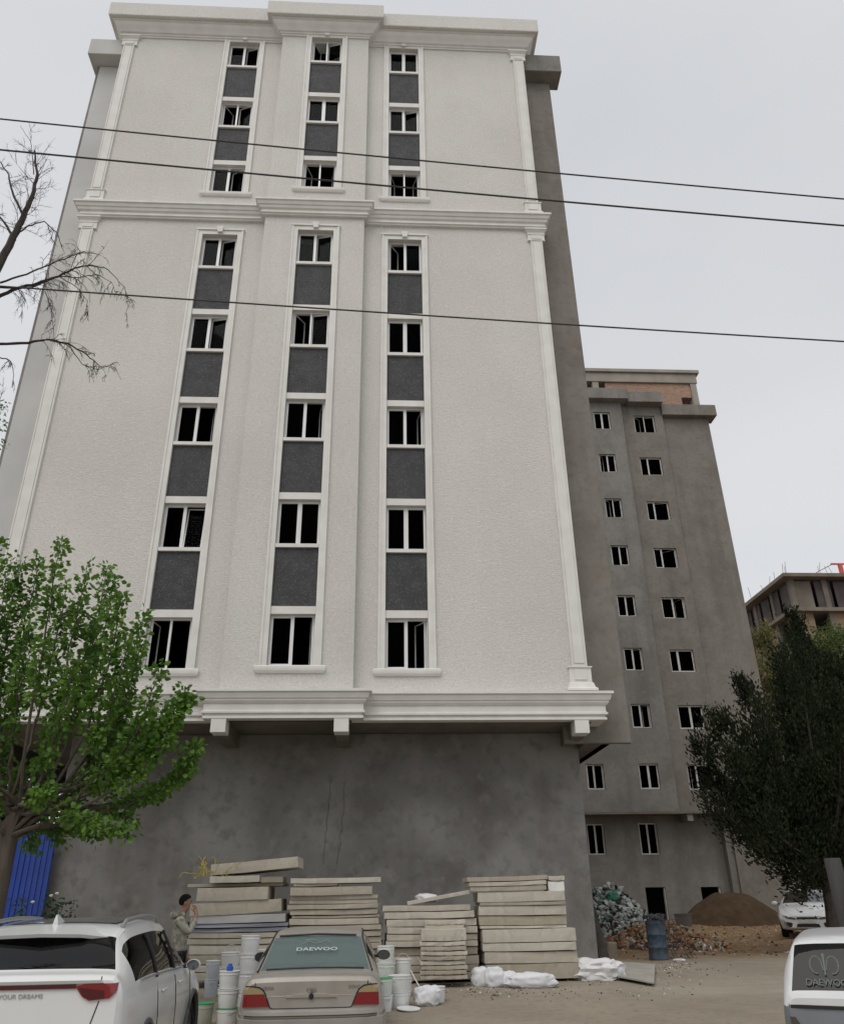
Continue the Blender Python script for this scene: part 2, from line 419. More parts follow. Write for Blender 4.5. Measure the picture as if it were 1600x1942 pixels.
# wings left and right of the white front, set back
wr = MB(); wr.box(WX1-.6, 6.28, 20.0, 20.16, 5.2, 29.86); W(wr, 'wing_wall', CONC_D, bevel=.012)
W(MB().box(5.14, 5.77, 20.165, 34, 5.2, 5.4), 'wing_soffit', SOFFIT)
W(MB().box(5.14, 5.32, 22.9, 23.6, 4.75, 5.2), 'bracket', CONC_D)
wl = MB(); wl.box(-10.62, WX0+.5, 20.0, 20.16, 5.2, 29.86); W(wl, 'wing_wall', CONC_L, bevel=.012)
W(MB().box(-10.70, -10.625, 20.02, 20.3, 5.2, 29.86), 'wall_edge', CONC)
pr = MB(); pr.box(5.1, 6.66, 19.5, 20.3, 29.88, 30.8); W(pr, 'wing_parapet', CONC, bevel=.02)
pl = MB(); pl.box(-10.92, -9.3, 19.5, 20.5, 29.88, 30.72); W(pl, 'wing_parapet', CONC_L, bevel=.02)
# cornices
path = lambda e: [(WX0-.0-e, 20.0), (WX0-e, D), (BX0-e, D), (BX0-e, DB), (BX1+e, DB), (BX1+e, D), (WX1+e, D), (WX1+e, 20.0)]
def cornice(prof, name='cornice', e=.0):
    return W(MB().sweep(path(e), prof), name, TRIM)
cornice([(-.02,5.60),(.27,5.60),(.27,5.655),(.235,5.67),(.235,5.70),(.30,5.72),(.30,5.765),(.265,5.79),(.265,5.93),(.30,5.95),(.34,6.0),(.34,6.035),(.37,6.05),(.40,6.13),(.40,6.17),(.455,6.19),(.455,6.25),(.30,6.27),(-.02,6.33)])
cornice([(-.02,21.60),(.09,21.60),(.09,21.645),(.14,21.66),(.14,21.70),(.11,21.72),(.11,21.80),(.17,21.83),(.19,21.88),(.19,21.915),(.23,21.93),(.26,22.0),(.26,22.035),(.31,22.05),(.31,22.12),(.15,22.13),(-.02,22.20)])
cornice([(-.02,30.66),(.05,30.66),(.05,30.71),(.10,30.73),(.10,30.78),(.16,30.80),(.22,30.88),(.31,30.98),(.36,31.06),(.36,31.10),(.42,31.12),(.42,31.16),(-.02,31.16)])
W(MB().sweep(path(0), [(-.3,31.165),(.53,31.165),(.55,31.19),(.55,31.86),(.53,31.89),(-.3,31.89)]), 'parapet', PLASTER)
# pilasters: plinth, shaft with a raised panel, capital
def pilaster(x0, x1, z0, z1, y=D):
    c = (x0+x1)/2
    sh_ = MB().box(x0+.02, x1-.02, y-.055, y-.002, z0+.62, z1-.5)
    o = W(sh_, 'pilaster', TRIM)
    b = MB()
    b.box(x0+.09, x1-.09, y-.075, y-.0555, z0+.70, z1-.56)
    b.box(x0+.03, x0+.065, y-.07, y-.0555, z0+.62, z1-.5); b.box(x1-.065, x1-.03, y-.07, y-.0555, z0+.62, z1-.5)
    b.build('raised_panel', TRIM, o)
    b = MB().sweep([(x0, y), (x0, y-.001), (x1, y-.001), (x1, y)], [(-.0,z0),(.17,z0),(.17,z0+.05),(.12,z0+.09),(.09,z0+.2),(.06,z0+.22),(.06,z0+.58),(.09,z0+.585),(.09,z0+.615),(0,z0+.615)])
    b.box(x0+.06, x1-.06, y-.085, y-.062, z0+.28, z0+.53)
    b.build('plinth', TRIM, o)
    b = MB().sweep([(x0, y), (x0, y-.001), (x1, y-.001), (x1, y)], [(0,z1-.495),(.075,z1-.495),(.075,z1-.46),(.06,z1-.455),(.06,z1-.25),(.08,z1-.24),(.08,z1-.21),(.06,z1-.2),(.07,z1-.14),(.13,z1-.07),(.15,z1-.06),(.15,z1-.005),(0,z1-.005)])
    b.box(x0+.06, x1-.06, y-.085, y-.062, z1-.43, z1-.28)
    b.build('capital', TRIM, o)
for x0 in (WX0, WX1-.43):
    pilaster(x0, x0+.43, 6.335, 21.60); pilaster(x0, x0+.43, 22.205, 30.66)
# window strips
STATE = {('A',1):('c','t'),('A',2):('c','r70'),('A',3):('c','r12'),('A',4):('c','r16'),('A',5):('c','r25'),('A',6):('l60','r20'),('A',7):('c','r18'),
         ('B',3):('l58','r10'),('B',4):('c','r14'),('B',2):('c','r75'),('B',7):('l64','r15'),('B',0):('c','r80'),('A',0):('l82','r80'),('B',5):('l70','r78'),
         ('C',0):('c','r60'),('C',2):('c','r78'),('C',4):('l55','c'),('C',5):('l72','r72'),('C',6):('c','r14'),('C',7):('c','c')}
for nm, X, y in (('A', XA, D), ('B', XB, DB), ('C', XC, D)):
    for si, (za, zb) in enumerate(strips):
        n = 5 if si == 0 else 3; k0 = 0 if si == 0 else 5
        # moulded surround
        aw = .19
        for (p0, p1) in (((X[0]-aw), X[0]-.004), (X[1]+.004, X[1]+aw)):
            b = MB().box(p0, p1, y-.045, y-.002, za-.02, zb+.16)
            b.box(p0+(.0 if p0 < X[0] else .125), p0+(.055 if p0 < X[0] else .186), y-.07, y-.0455, za-.02, zb+.165)
            W(b, 'architrave', TRIM)
        b = MB().box(X[0]-.003, X[1]+.003, y-.045, y-.002, zb+.004, zb+.16)
        b.box(X[0]-aw-.02, X[1]+aw+.02, y-.085, y-.002, zb+.166, zb+.225)
        W(b, 'architrave', TRIM)
        xm = (X[0]+X[1])/2
        W(MB().prism_y([(xm-.07, zb+.05), (xm+.07, zb+.05), (xm+.11, zb+.26), (xm+.07, zb+.29), (xm-.07, zb+.29), (xm-.11, zb+.26)], y-.12, y-.046), 'keystone', TRIM)
        b = MB().sweep([(X[0]-.2, y), (X[0]-.2, y-.001), (X[1]+.2, y-.001), (X[1]+.2, y)], [(0,za-.20),(.05,za-.20),(.09,za-.15),(.10,za-.10),(.10,za-.05),(.07,za-.022),(0,za-.022)])
        W(b, 'sill', TRIM)
        for j in range(n):
            k = k0 + j; z = 6.92 + 3.2*k
            window(mainb, X[0]+.002, X[1]-.002, z+.002, z+1.298, y+.13, .5, STATE.get((nm, k), ('c','c')))
            if j < n-1:
                W(MB().box(X[0]+.002, X[1]-.002, y+.0, y+.28, z+1.30, z+1.50), 'band', TRIM)
                W(MB().box(X[0]+.002, X[1]-.002, y+.035, y+.25, z+1.505, z+3.095), 'stone_panel', STONE)
                W(MB().box(X[0]-.003+.005, X[1]-.002, y-.03, y+.28, z+3.10, z+3.198), 'band', TRIM)
# ground floor
GW = 20.9
gwm = mat('ground_floor_render', (.135,.128,.118), (.20,.194,.183), scale=.55, rough=.95, bump=.5, bscale=12, spec=.15, detail=8, c3=(.265,.26,.25), scale3=.5, amt3=.8, streak=(.26,.255,.24), streak_amt=.5, grain=(4, (.105,.098,.088), .45, (.26,.25,.235)))
W(MB().box(-7.68, 5.14, GW, 33.6, -.6, ZB-.004), 'ground_floor_wall', gwm, bevel=.015)
for x in (-3.86, -1.04, 4.68):
    yf = DB-.26 if x < 0 else D-.26
    o = W(MB().box(x+.02, x+.32, D+.2 if x > 0 else DB+.2, GW-.004, 5.27, ZB-.004), 'beam', SOFFIT)
    MB().box(x, x+.34, yf, yf+.46, 5.29, 5.596).build('beam_end', TRIM, o)
for px_, dz in ((628, 0), (655, .1)):   # hairline cracks in the render, drawn as thin dark tubes
    p0 = at(px_, 1480, GW-.006); p1 = at(px_-14, 1640, GW-.006)
    pts = [p0.lerp(p1, i/12) + Vector((random.uniform(-.035,.035), 0, 0)) for i in range(13)]
    W(MB().tube(pts, .003, 4), 'hairline_crack', RUBBER)

# ------------------------------------------------------------------ grey building behind
YR = 43.0
gb = thing('concrete_building', 'unfinished grey rendered apartment block with a brick penthouse behind the dirt yard', 'building', (16, YR, .6))
def G(mb, name, mt, **k): return mb.build(name, mt, gb, True, **k)
C1 = (13.68, 14.74); C2 = (16.40, 17.80); C0 = (10.90, 11.82)
rows = [6.76 + 3.145*k for k in range(8)]
Y2, Y3 = YR+.35, YR+.6
b = MB(); b.wall(6.0, 15.55, 5.65, 30.9, YR, [(C1[0], C1[1], z, z+1.28) for z in rows] + [(C0[0], C0[1], rows[0], rows[0]+1.28)], .3)
b.add([(15.55,YR,5.65),(15.55,Y2+.01,5.65),(15.55,Y2+.01,31),(15.55,YR,31)], [(0,1,2,3)])
G(b, 'wall', CONC, fixn=False)
b = MB(); b.wall(15.55, 18.35, 5.65, 31.0, Y2, [(C2[0], C2[1], z, z+1.28) for z in rows], .3)
b.add([(18.35,Y2,5.65),(18.35,Y3+.01,5.65),(18.35,Y3+.01,31),(18.35,Y2,31)], [(0,1,2,3)])
G(b, 'wall', CONC_D, fixn=False)
b = MB().box(18.35, 21.5, Y3, Y3+.25, -.5, 30.045); G(b, 'wall', CONC_D)
b = MB().box(21.3, 21.5, Y3+.25, 58, -.5, 30.4); b.box(6, 21.5, 57.8, 58, -.5, 30.4); b.box(6.0, 6.2, Y2+.3, 58, -.5, 30.9); b.box(6, 21.4, Y3+.2, 58, 30.5, 30.75)
G(b, 'shell', CONC_D)
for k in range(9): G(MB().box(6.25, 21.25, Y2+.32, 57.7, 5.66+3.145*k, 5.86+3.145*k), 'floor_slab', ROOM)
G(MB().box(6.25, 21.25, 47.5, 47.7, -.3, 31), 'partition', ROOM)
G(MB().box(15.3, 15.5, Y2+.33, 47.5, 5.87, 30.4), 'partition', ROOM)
G(MB().box(6.0, 18.34, YR+.006, YR+1.3, 5.55, 5.648), 'soffit', SOFFIT)
# parapet pieces
G(MB().box(11.0, 15.95, YR-.55, YR+.6, 30.78, 31.58), 'parapet', CONC, bevel=.02)
G(MB().box(15.96, 18.30, YR-.30, YR+.6, 30.72, 31.52), 'parapet', CONC, bevel=.02)
G(MB().box(18.31, 21.95, Y3-.45, Y3+.6, 30.05, 30.87), 'parapet', CONC_D, bevel=.02)
G(MB().box(21.5, 22.5, 46.2, 48.0, 29.9, 30.9), 'parapet', CONC_D, bevel=.02)
# ground floor, set back
gh = [(C0[0], C0[1], 3.68, 5.2), (13.66, 14.64, 3.66, 5.22), (13.62, 14.66, .2, 2.14), (16.50, 17.52, .2, 2.12)]
b = MB(); b.wall(6, 18.3, -.5, 5.55, YR+1.2, gh, .3); G(b, 'ground_floor_wall', CONC, fixn=False)
G(MB().box(18.0, 18.34, YR+.75, YR+1.19, -.5, 5.545), 'pier', CONC)
G(MB().box(15.95, 16.25, YR+.1, YR+1.19, 5.2, 5.545), 'beam', CONC)
frames2 = ((C1, rows, YR), (C2, rows, Y2))
st2 = [('c','c'),('c','r12'),('l50','c'),('c','r60'),('l70','c'),('c','c'),('c','r40'),('l40','r15')]
for ci, (X, rr, y) in enumerate(frames2):
    for k, z in enumerate(rr):
        window(gb, X[0]+.01, X[1]-.01, z+.01, z+1.27, y+.10, .5 if ci == 0 else (.36 if k in (0,2,4,5,6) else .5), st2[(k*3+ci*2) % 8], PVC_D, .035)
window(gb, C0[0]+.01, C0[1]-.01, rows[0]+.01, rows[0]+1.27, YR+.1, .45, ('c','r20'), PVC_D, .035)
for X, z0, z1 in ((C0, 3.68, 5.2), ((13.66, 14.64), 3.66, 5.22)):
    window(gb, X[0]+.01, X[1]-.01, z0+.01, z1-.01, YR+1.3, .5, ('c','r15'), PVC_D, .035)
for x1 in (14.66, 17.52):
    d_ = MB().box(x1-.06, x1-.01, YR+1.25, YR+1.45, .3, 2.1); G(d_, 'door_frame', PVC_D)
# brick penthouse with ring beam
BRICK = bpy.data.materials.new('raw_brickwork'); BRICK.use_nodes = True
t = BRICK.node_tree; bt = t.nodes.new('ShaderNodeTexBrick'); co_ = t.nodes.new('ShaderNodeTexCoord'); mp_ = t.nodes.new('ShaderNodeMapping')
mp_.inputs['Rotation'].default_value = (R(90), 0, 0); t.links.new(co_.outputs['Object'], mp_.inputs['Vector']); t.links.new(mp_.outputs['Vector'], bt.inputs['Vector'])
bt.inputs['Color1'].default_value = (.42,.20,.11,1); bt.inputs['Color2'].default_value = (.22,.11,.07,1); bt.inputs['Mortar'].default_value = (.33,.29,.24,1)
bt.inputs['Scale'].default_value = 1.0; bt.inputs['Brick Width'].default_value = .27; bt.inputs['Row Height'].default_value = .09; bt.inputs['Mortar Size'].default_value = .016
t.links.new(bt.outputs['Color'], t.nodes['Principled BSDF'].inputs['Base Color']); t.nodes['Principled BSDF'].inputs['Roughness'].default_value = .95
YP = 44.7
RING = mat('ring_beam_concrete', (.34,.31,.27), (.28,.255,.22), scale=1.2, rough=.95, bump=.3, bscale=12, streak=(.22,.2,.17), streak_amt=.4)
G(MB().box(15.3, 20.5, YP+.05, YP+.25, 30.8, 33.6), 'brick_wall', BRICK); G(MB().box(20.505, 21.24, YP+.05, YP+.25, 32.5, 33.6), 'brick_wall', BRICK)
G(MB().box(11.0, 21.75, YP-.1, YP+.4, 33.61, 34.35), 'ring_beam', RING, bevel=.02)
G(MB().box(10.95, 21.95, YP-.25, YP+6, 34.355, 34.62), 'roof_slab', RING, bevel=.02)
for x in (12.3, 14.4, 21.25): G(MB().box(x, x+.42, YP-.05, YP+.35, 30.8, 33.6), 'column', RING)
G(MB().box(21.4, 21.7, YP+.5, YP+5.8, 31.9, 33.6), 'brick_wall', BRICK)

# ------------------------------------------------------------------ unfinished block far right
YF = 70.0
cx = at(1492, 1092, YF).x; ztop = at(1492, 1092, YF).z
fb = thing('unfinished_building', 'far unfinished block of slabs and brick walls with dark openings and rebar on its roof', 'building', (cx+8, YF, .7))
def Fp(mb, name, mt, **k): return mb.build(name, mt, fb, True, **k)
FARC = mat('weathered_slab', (.21,.185,.155), (.145,.125,.105), scale=.6, rough=.95, streak=(.15,.125,.1), streak_amt=.5)
FARB = mat('tan_brick_infill', (.29,.22,.15), (.20,.14,.09), scale=1.6, rough=.95, bump=.3, bscale=9)
FARD = mat('opening_shade', (.06,.05,.052), (.10,.085,.085), scale=.8, rough=.9)  # dark colour standing in for the shade inside the open top floor
for k in range(8):
    zt = ztop - 3.35*k
    e = .8 if k == 0 else (.5 if k == 1 else .0)
    Fp(MB().box(cx-e, cx+24, YF-e, YF+22, zt-.35, zt), 'slab', FARC)
    zl = zt-3.345
    for i in range(8):
        x = cx+.05+i*3.2; Fp(MB().box(x, x+.5, YF+.02, YF+.5, zl, zt-.352), 'column', FARC)
    for i in range(1, 6):
        y = YF+i*3.8; Fp(MB().box(cx+.05, cx+.55, y, y+.5, zl, zt-.352), 'column', FARC)
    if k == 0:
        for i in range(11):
            x = cx+.65+i*1.9; Fp(MB().box(x, x+1.55, YF+.16, YF+.22, zl+.01, zt-.5), 'opening_sheet', FARD if i != 0 else FARC)  # sheets closing the open bays, dark ones painted as their shade
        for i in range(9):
            y = YF+.65+i*2.1; Fp(MB().box(cx+.14, cx+.2, y, y+1.6, zl+.01, zt-.5), 'opening_sheet', FARD)
    else:
        for i in range(7):
            x = cx+.56+i*3.2; hgt = 3.34-.36 if (i+k) % 3 == 0 else 1.0
            Fp(MB().box(x, x+1.2, YF+.1, YF+.4, zl+.01, zt-.36), 'brick_infill', FARB)
            Fp(MB().box(x+1.205, x+2.68, YF+.1, YF+.4, zl+.01, zl+hgt), 'brick_infill', FARB)
        for i in range(5):
            y = YF+.56+i*3.8
            Fp(MB().box(cx+.1, cx+.4, y, y+1.4, zl+.01, zt-.36), 'brick_infill', FARB); Fp(MB().box(cx+.1, cx+.4, y+1.405, y+3.2, zl+.01, zl+.9), 'brick_infill', FARB)
Fp(MB().box(cx+3, cx+23.5, YF+9, YF+9.2, .5, ztop-.4), 'core_wall', ROOM)
for i in range(16):
    x = cx + random.uniform(.0, 12); y = YF + random.uniform(0, 1.0) if i < 8 else YF + random.uniform(0, 15); x = x if i < 8 else cx+random.uniform(0, .6)
    if abs(x-cx-8) < 2.4: continue
    h = random.uniform(1.2, 2.2)
    Fp(MB().tube([(x, y, ztop-.01), (x+random.uniform(-.1,.1), y, ztop+h*.5), (x+random.uniform(-.3,.3), y, ztop+h)], .022, 4), 'rebar', mat('rusty_steel', (.16,.11,.09), rough=.8))
pc = at(1597, 1090, YF+1); REDS = mat('red_painted_steel', (.55,.10,.07), rough=.5)
rc = thing('hoist_mast', 'red steel hoist post standing on the roof edge of the far unfinished block', 'hoist', (pc.x, YF+1.0, ztop))
MB().box(-.16, .16, -.16, .16, .002, 1.6).build('post', REDS, rc); MB().box(-.9, 1.6, -.08, .08, 1.602, 1.74).build('arm', REDS, rc)
MB().tube([(-.85, 0, 1.6), (-2.3, 0, .9), (-3.4, 0, .25)], .03, 5).build('cable', RUBBER, rc)
# ------------------------------------------------------------------ leaves and trees
def leaf_cloud(name, pts, dirs, size, mt, parent, shape='leaf', world=True, seed=1):
    """one mesh of many leaf blades: pts (n,3), dirs (n,3) the direction each blade grows"""
    rng = np.random.default_rng(seed)
    P = np.asarray(pts, float); Dn = np.asarray(dirs, float); n = len(P)
    Dn = Dn / (np.linalg.norm(Dn, axis=1, keepdims=True)+1e-9)
    rnd = rng.normal(size=(n, 3)); S = np.cross(Dn, rnd); S /= (np.linalg.norm(S, axis=1, keepdims=True)+1e-9)
    Nn = np.cross(S, Dn)
    L = (size[0] + rng.random(n)*(size[1]-size[0]))[:, None]; Wd = L*size[2]
    if shape == 'leaf':   # folded six-point blade
        v = np.stack([P, P+Dn*L*.35+S*Wd*.5-Nn*L*.06, P+Dn*L*.75+S*Wd*.34-Nn*L*.10, P+Dn*L-Nn*L*.16, P+Dn*L*.75-S*Wd*.34-Nn*L*.10, P+Dn*L*.35-S*Wd*.5-Nn*L*.06, P+Dn*L*.55+Nn*L*.03], 1)
        fl = [(0,1,6),(1,2,6),(2,3,6),(3,4,6),(4,5,6),(5,0,6)]; k = 7
    else:                 # narrow spray: two crossed blades
        v = np.stack([P-S*Wd*.35, P+Dn*L*.55-S*Wd*.6, P+Dn*L, P+Dn*L*.55+S*Wd*.6, P+S*Wd*.35], 1)
        fl = [(0,1,4),(1,3,4),(1,2,3)]; k = 5
    f = (np.arange(n)[:, None, None]*k + np.array(fl)[None]).reshape(-1, 3)
    me = bpy.data.meshes.new(name); V = v.reshape(-1, 3)
    me.vertices.add(len(V)); me.vertices.foreach_set('co', V.ravel())
    me.loops.add(f.size); me.loops.foreach_set('vertex_index', f.ravel().astype(np.int32))
    me.polygons.add(len(f)); me.polygons.foreach_set('loop_start', np.arange(0, f.size, 3, dtype=np.int32)); me.polygons.foreach_set('loop_total', np.full(len(f), 3, dtype=np.int32))
    me.update(calc_edges=True); me.validate()
    return link_mesh(name, me, mt, parent, world)
def curve(p0, p1, p2, n=14):
    return [p0*(1-t)**2 + p1*2*t*(1-t) + p2*t*t for t in [i/(n-1) for i in range(n)]]
def wob(pts, a, rng):
    return [p + Vector((rng.uniform(-a,a), rng.uniform(-a,a), rng.uniform(-a,a))) if 0 < i < len(pts)-1 else p for i, p in enumerate(pts)]

# --- mulberry at the left: upright shoots in fresh leaf
rng = random.Random(3)
BARK = mat('grey_brown_bark', (.075,.062,.048), (.12,.10,.078), scale=9, rough=.95, bump=.5, bscale=30, stretch=(1,1,.2))
TWIG = mat('pale_twig_bark', (.20,.165,.115), (.14,.11,.075), scale=12, rough=.9)
YT = 13.6
tb = gpt_Y(-32, YT); crotch = at(22, 1560, YT)
mul = thing('mulberry_tree', 'leafy green tree with upright shoots in fresh leaf in front of the blue fence', 'tree', tuple(tb))
b = MB(); b.sm = True
b.tube([tb - Vector((0,0,.15)), tb + Vector((.03,0,.6)), tb.lerp(crotch, .55)+Vector((.05,0,0)), crotch, crotch+Vector((.1,.05,.25))], [.21,.17,.15,.13,.1], 10)
tips = [(-35,1030),(2,1026),(22,1058),(40,1062),(75,1050),(118,1022),(128,1100),(165,1072),(205,1072),(218,1090),(232,1122),(180,1170),(273,1160),(245,1200),(262,1222),
        (300,1262),(352,1302),(330,1330),(372,1408),(350,1450),(300,1500),(262,1560),(250,1588),(190,1590),(120,1600),(60,1610),(290,1380),(240,1330),(140,1250),(60,1180),(20,1300),(100,1350),(180,1420),
        (40,1450),(-30,1250),(-20,1420),(150,1530),(90,1500),(-40,1130),(310,1340)]
LP, LD = [], []
for i, (tx, ty) in enumerate(tips):
    dY = rng.uniform(-1.5, 1.7); tip = at(tx, ty, YT + dY*.75)
    st_ = crotch + Vector((rng.uniform(-.12,.15), rng.uniform(-.1,.1), rng.uniform(-.25,.3)))
    dv = tip - st_
    mid = st_ + Vector((dv.x*1.02, dv.y*1.0, dv.z*.30)) if ty < 1520 else st_ + Vector((dv.x*.5, dv.y*.5, dv.z*.5+.3))
    pts = wob(curve(st_, mid, tip, 16), .03, rng)
    rr = [.030*(1-j/15)**.8+.005 for j in range(16)]
    b.tube(pts, rr, 5)
    ln = sum((pts[j+1]-pts[j]).length for j in range(15))
    # side twigs
    segs = [(pts, .5 if ty < 1240 else .36)]
    for q in range(int(ln*2.6)):
        t = rng.uniform(.5 if ty < 1240 else .32, .95); j = int(t*14); p = pts[j].lerp(pts[j+1], rng.random())
        dirv = (pts[j+1]-pts[j]).normalized(); side = Vector((rng.uniform(-1,1), rng.uniform(-1,1), rng.uniform(-.2,.7)))
        d2 = (dirv*1.0 + side*.8).normalized(); l2 = rng.uniform(.12, .34)
        tp = [p, p+d2*l2*.5+Vector((0,0,.02)), p+d2*l2+Vector((0,0,.07))]
        b.tube(tp, [.008,.006,.003], 4, False); segs.append((tp, .0))
    for sp, t0 in segs:
        m_ = len(sp)
        nl = int(ln*170*(1-t0)) if m_ > 5 else 12
        for q in range(nl):
            t = t0 + (1-t0)*rng.random()**.85; u = t*(m_-1); j = min(m_-2, int(u)); p = sp[j].lerp(sp[j+1], u-j)
            d = (sp[j+1]-sp[j]).normalized()
            sd_ = Vector((rng.gauss(0,1), rng.gauss(0,1), rng.gauss(0,.7)))
            off = rng.uniform(.01, .15)
            dd = (sd_.normalized()*.95 + d*.25 + Vector((0,0,-.30))).normalized()
            LP.append(p + sd_.normalized()*off); LD.append(dd)
b.build('trunk', BARK, mul, True, fixn=False)
MULB = leafmat('mulberry_leaf', (.048,.125,.018), (.165,.30,.048), .34, 1.6)
leaf_cloud('crown', LP, LD, (.055, .115, .80), MULB, mul, seed=2)
print('mulberry leaves', len(LP))

# --- bare tree: dark limbs with fine hanging twigs, further left
YB = 12.6
DBARK = mat('dark_bark', (.035,.028,.027), (.06,.047,.04), scale=10, rough=.9)  # dark brown with a random mix, also used on the thuja trunks
bt_ = gpt_Y(-190, YB)
bare = thing('bare_tree', 'leafless tree with dark limbs and fine drooping twigs at the left edge', 'tree', tuple(bt_))
b = MB(); b.sm = True
def pxl(L_, Y): return [at(x, y, Y) for x, y in L_]
def dens(pts, n):
    o = []
    for i in range(len(pts)-1):
        for k in range(n): o.append(pts[i].lerp(pts[i+1], k/n))
    return o + [pts[-1]]
def limb(L_, r0, r1, Y, n=4, tw=14, tl=(.25,.8), droop=.5, t0=.35):
    pts = wob(dens(pxl(L_, Y), n), .012, rng); m_ = len(pts)
    b.tube(pts, [r0+(r1-r0)*i/(m_-1) for i in range(m_)], 6)
    for q in range(tw):
        u = (t0+(1-t0)*rng.random())*(m_-1); j = min(m_-2, int(u)); p = pts[j]; d = (pts[j+1]-pts[j]).normalized()
        sd_ = Vector((rng.gauss(0,.8), rng.gauss(0,.8), rng.gauss(.15,.7))).normalized()
        twig(p, (d*.9+sd_*.8).normalized(), rng.uniform(*tl), .0075, droop, 2)
def twig(p, d, l, r, droop, depth):
    n = 7; pts = [p]; dd = d.copy()
    for i in range(n):
        dd = (dd + Vector((rng.gauss(0,.12), rng.gauss(0,.12), rng.gauss(0,.1)-droop*.22))).normalized()
        pts.append(pts[-1]+dd*(l/n))
    b.tube(pts, [r*(1-.75*i/n) for i in range(n+1)], 3, False)
    if depth > 0:
        for q in range(rng.randint(3, 5)):
            j = rng.randint(1, n-1); d0 = (pts[j+1]-pts[j]).normalized()
            sd_ = Vector((rng.gauss(0,.7), rng.gauss(0,.7), rng.gauss(0,.5)))
            twig(pts[j], (d0+sd_*.8).normalized(), l*rng.uniform(.28,.55), r*.6, droop, depth-1)
tk = [bt_-Vector((0,0,.2)), bt_+Vector((0,0,3)), at(-150, 1200, YB), at(-110, 820, YB)]
b.tube(dens(tk, 5), [.24-.008*i for i in range(16)], 8)
limb([(-110,820),(-60,640),(-10,520),(26,448),(44,410),(62,372),(70,330),(66,285)], .11, .016, YB, 4, 24, (.3,.9), .0, .35)
limb([(26,448),(52,428),(85,420),(108,440),(122,478)], .018, .006, YB, 4, 6, (.2,.5), .5, .5)
limb([(44,410),(22,360),(16,330),(0,306)], .03, .008, YB, 4, 8, (.25,.6), .0, .3)
limb([(28,455),(8,420),(-10,400)], .035, .01, YB, 4, 6, (.25,.6), .0, .3)
limb([(64,330),(62,300),(58,268),(38,238)], .012, .004, YB, 4, 6, (.2,.5), .0, .3)
limb([(-110,780),(-50,590),(0,562),(30,547),(70,537),(110,524),(142,508),(172,503)], .05, .012, YB+.3, 4, 22, (.35,.75), .9, .35)
limb([(-60,560),(0,545),(60,545),(112,524)], .025, .010, YB+.2, 4, 10, (.3,.6), .9, .5)
limb([(0,536),(50,520),(110,495),(160,476)], .022, .008, YB+.1, 4, 10, (.3,.7), .6, .5)
limb([(172,503),(205,510),(235,545),(246,575),(236,598)], .010, .003, YB+.3, 4, 9, (.15,.35), 1.0, .1)
limb([(112,524),(150,526),(185,520),(212,535),(222,570)], .012, .003, YB+.2, 4, 10, (.15,.4), 1.0, .2)
limb([(112,524),(140,540),(165,570),(168,610)], .010, .003, YB+.2, 4, 8, (.15,.35), 1.0, .2)
limb([(85,552),(98,590),(102,640)], .010, .004, YB+.2, 3, 8, (.2,.4), .8, .2)
limb([(-120,760),(-50,655),(0,652),(55,650),(90,643),(130,652),(165,672),(190,695)], .04, .008, YB+.5, 4, 16, (.25,.55), .6, .55)
limb([(130,652),(155,690),(185,700),(215,690),(230,720)], .010, .003, YB+.5, 4, 8, (.15,.4), .6, .2)
limb([(0,678),(18,682),(26,705),(24,735)], .012, .004, YB+.5, 4, 5, (.15,.35), .6, .2)
limb([(-60,800),(-20,770),(8,758)], .02, .008, YB+.5, 3, 6, (.2,.4), .3, .2)
bo = b.build('limbs', DBARK, bare, True, fixn=False)
print('bare tree faces', len(bo.data.polygons))
LP, LD = [], []
for q in range(160):
    p = at(rng.uniform(-30, 16), rng.uniform(760, 850), YB+.6+rng.uniform(-.3,.3)); LP.append(p); LD.append((rng.gauss(0,1), rng.gauss(0,1), rng.gauss(-.3,.6)))
leaf_cloud('leaves', LP, LD, (.04,.08,.7), MULB, bare, seed=8)

# --- dark thuja at the right: fanning limbs packed with fine sprays
def fan_tree(name, label, base, trunk_top, tips, Y, rad, nper, size, mt, spread, seed, t_in=.22, bark=None):
    rg = random.Random(seed); tr = thing(name, label, 'tree', tuple(base))
    bb_ = MB(); bb_.sm = True
    bb_.tube([base-Vector((0,0,.2)), base.lerp(trunk_top, .5)+Vector((.05,0,0)), trunk_top], [.2,.17,.14], 9)
    P, Dd = [], []
    for tx, ty in tips:
        tip = at(tx, ty, Y + rg.uniform(-spread, spread)); dv = tip-trunk_top
        pts = curve(trunk_top, trunk_top+Vector((dv.x*.75, dv.y*.75, dv.z*.38)), tip, 14)
        bb_.tube(pts, [.06*(1-j/13)+.01 for j in range(14)], 5)
        ln = (tip-trunk_top).length
        for c_ in range(int(ln*9.0)):      # clumps, so light and dark masses form
            t = t_in + (1-t_in)*rg.random()**.75; u = t*13; j = min(12, int(u)); p = pts[j].lerp(pts[j+1], u-j); d = (pts[j+1]-pts[j]).normalized()
            r_ = rad*min(1.0, .35+1.3*(1-t))*min(1, .25+t*1.3)
            v = Vector((rg.gauss(0,1), rg.gauss(0,1), rg.gauss(0,.8))).normalized()
            cc = p + v*r_*rg.uniform(.25, .85); cr_ = rg.uniform(.16,.34)
            gd = (d*.5 + v*.6 + Vector((0,0,.7))).normalized()
            for q in range(nper):
                o_ = Vector((rg.gauss(0,cr_*.5), rg.gauss(0,cr_*.5), rg.gauss(0,cr_*.75)))
                P.append(cc+o_); Dd.append(gd + Vector((rg.gauss(0,.35), rg.gauss(0,.35), rg.gauss(0,.25))))
    bb_.build('trunk', bark or BARK, tr, True, fixn=False)
    leaf_cloud('crown', P, Dd, size, mt, tr, 'spray', seed=seed); print(name, len(P))
    return tr
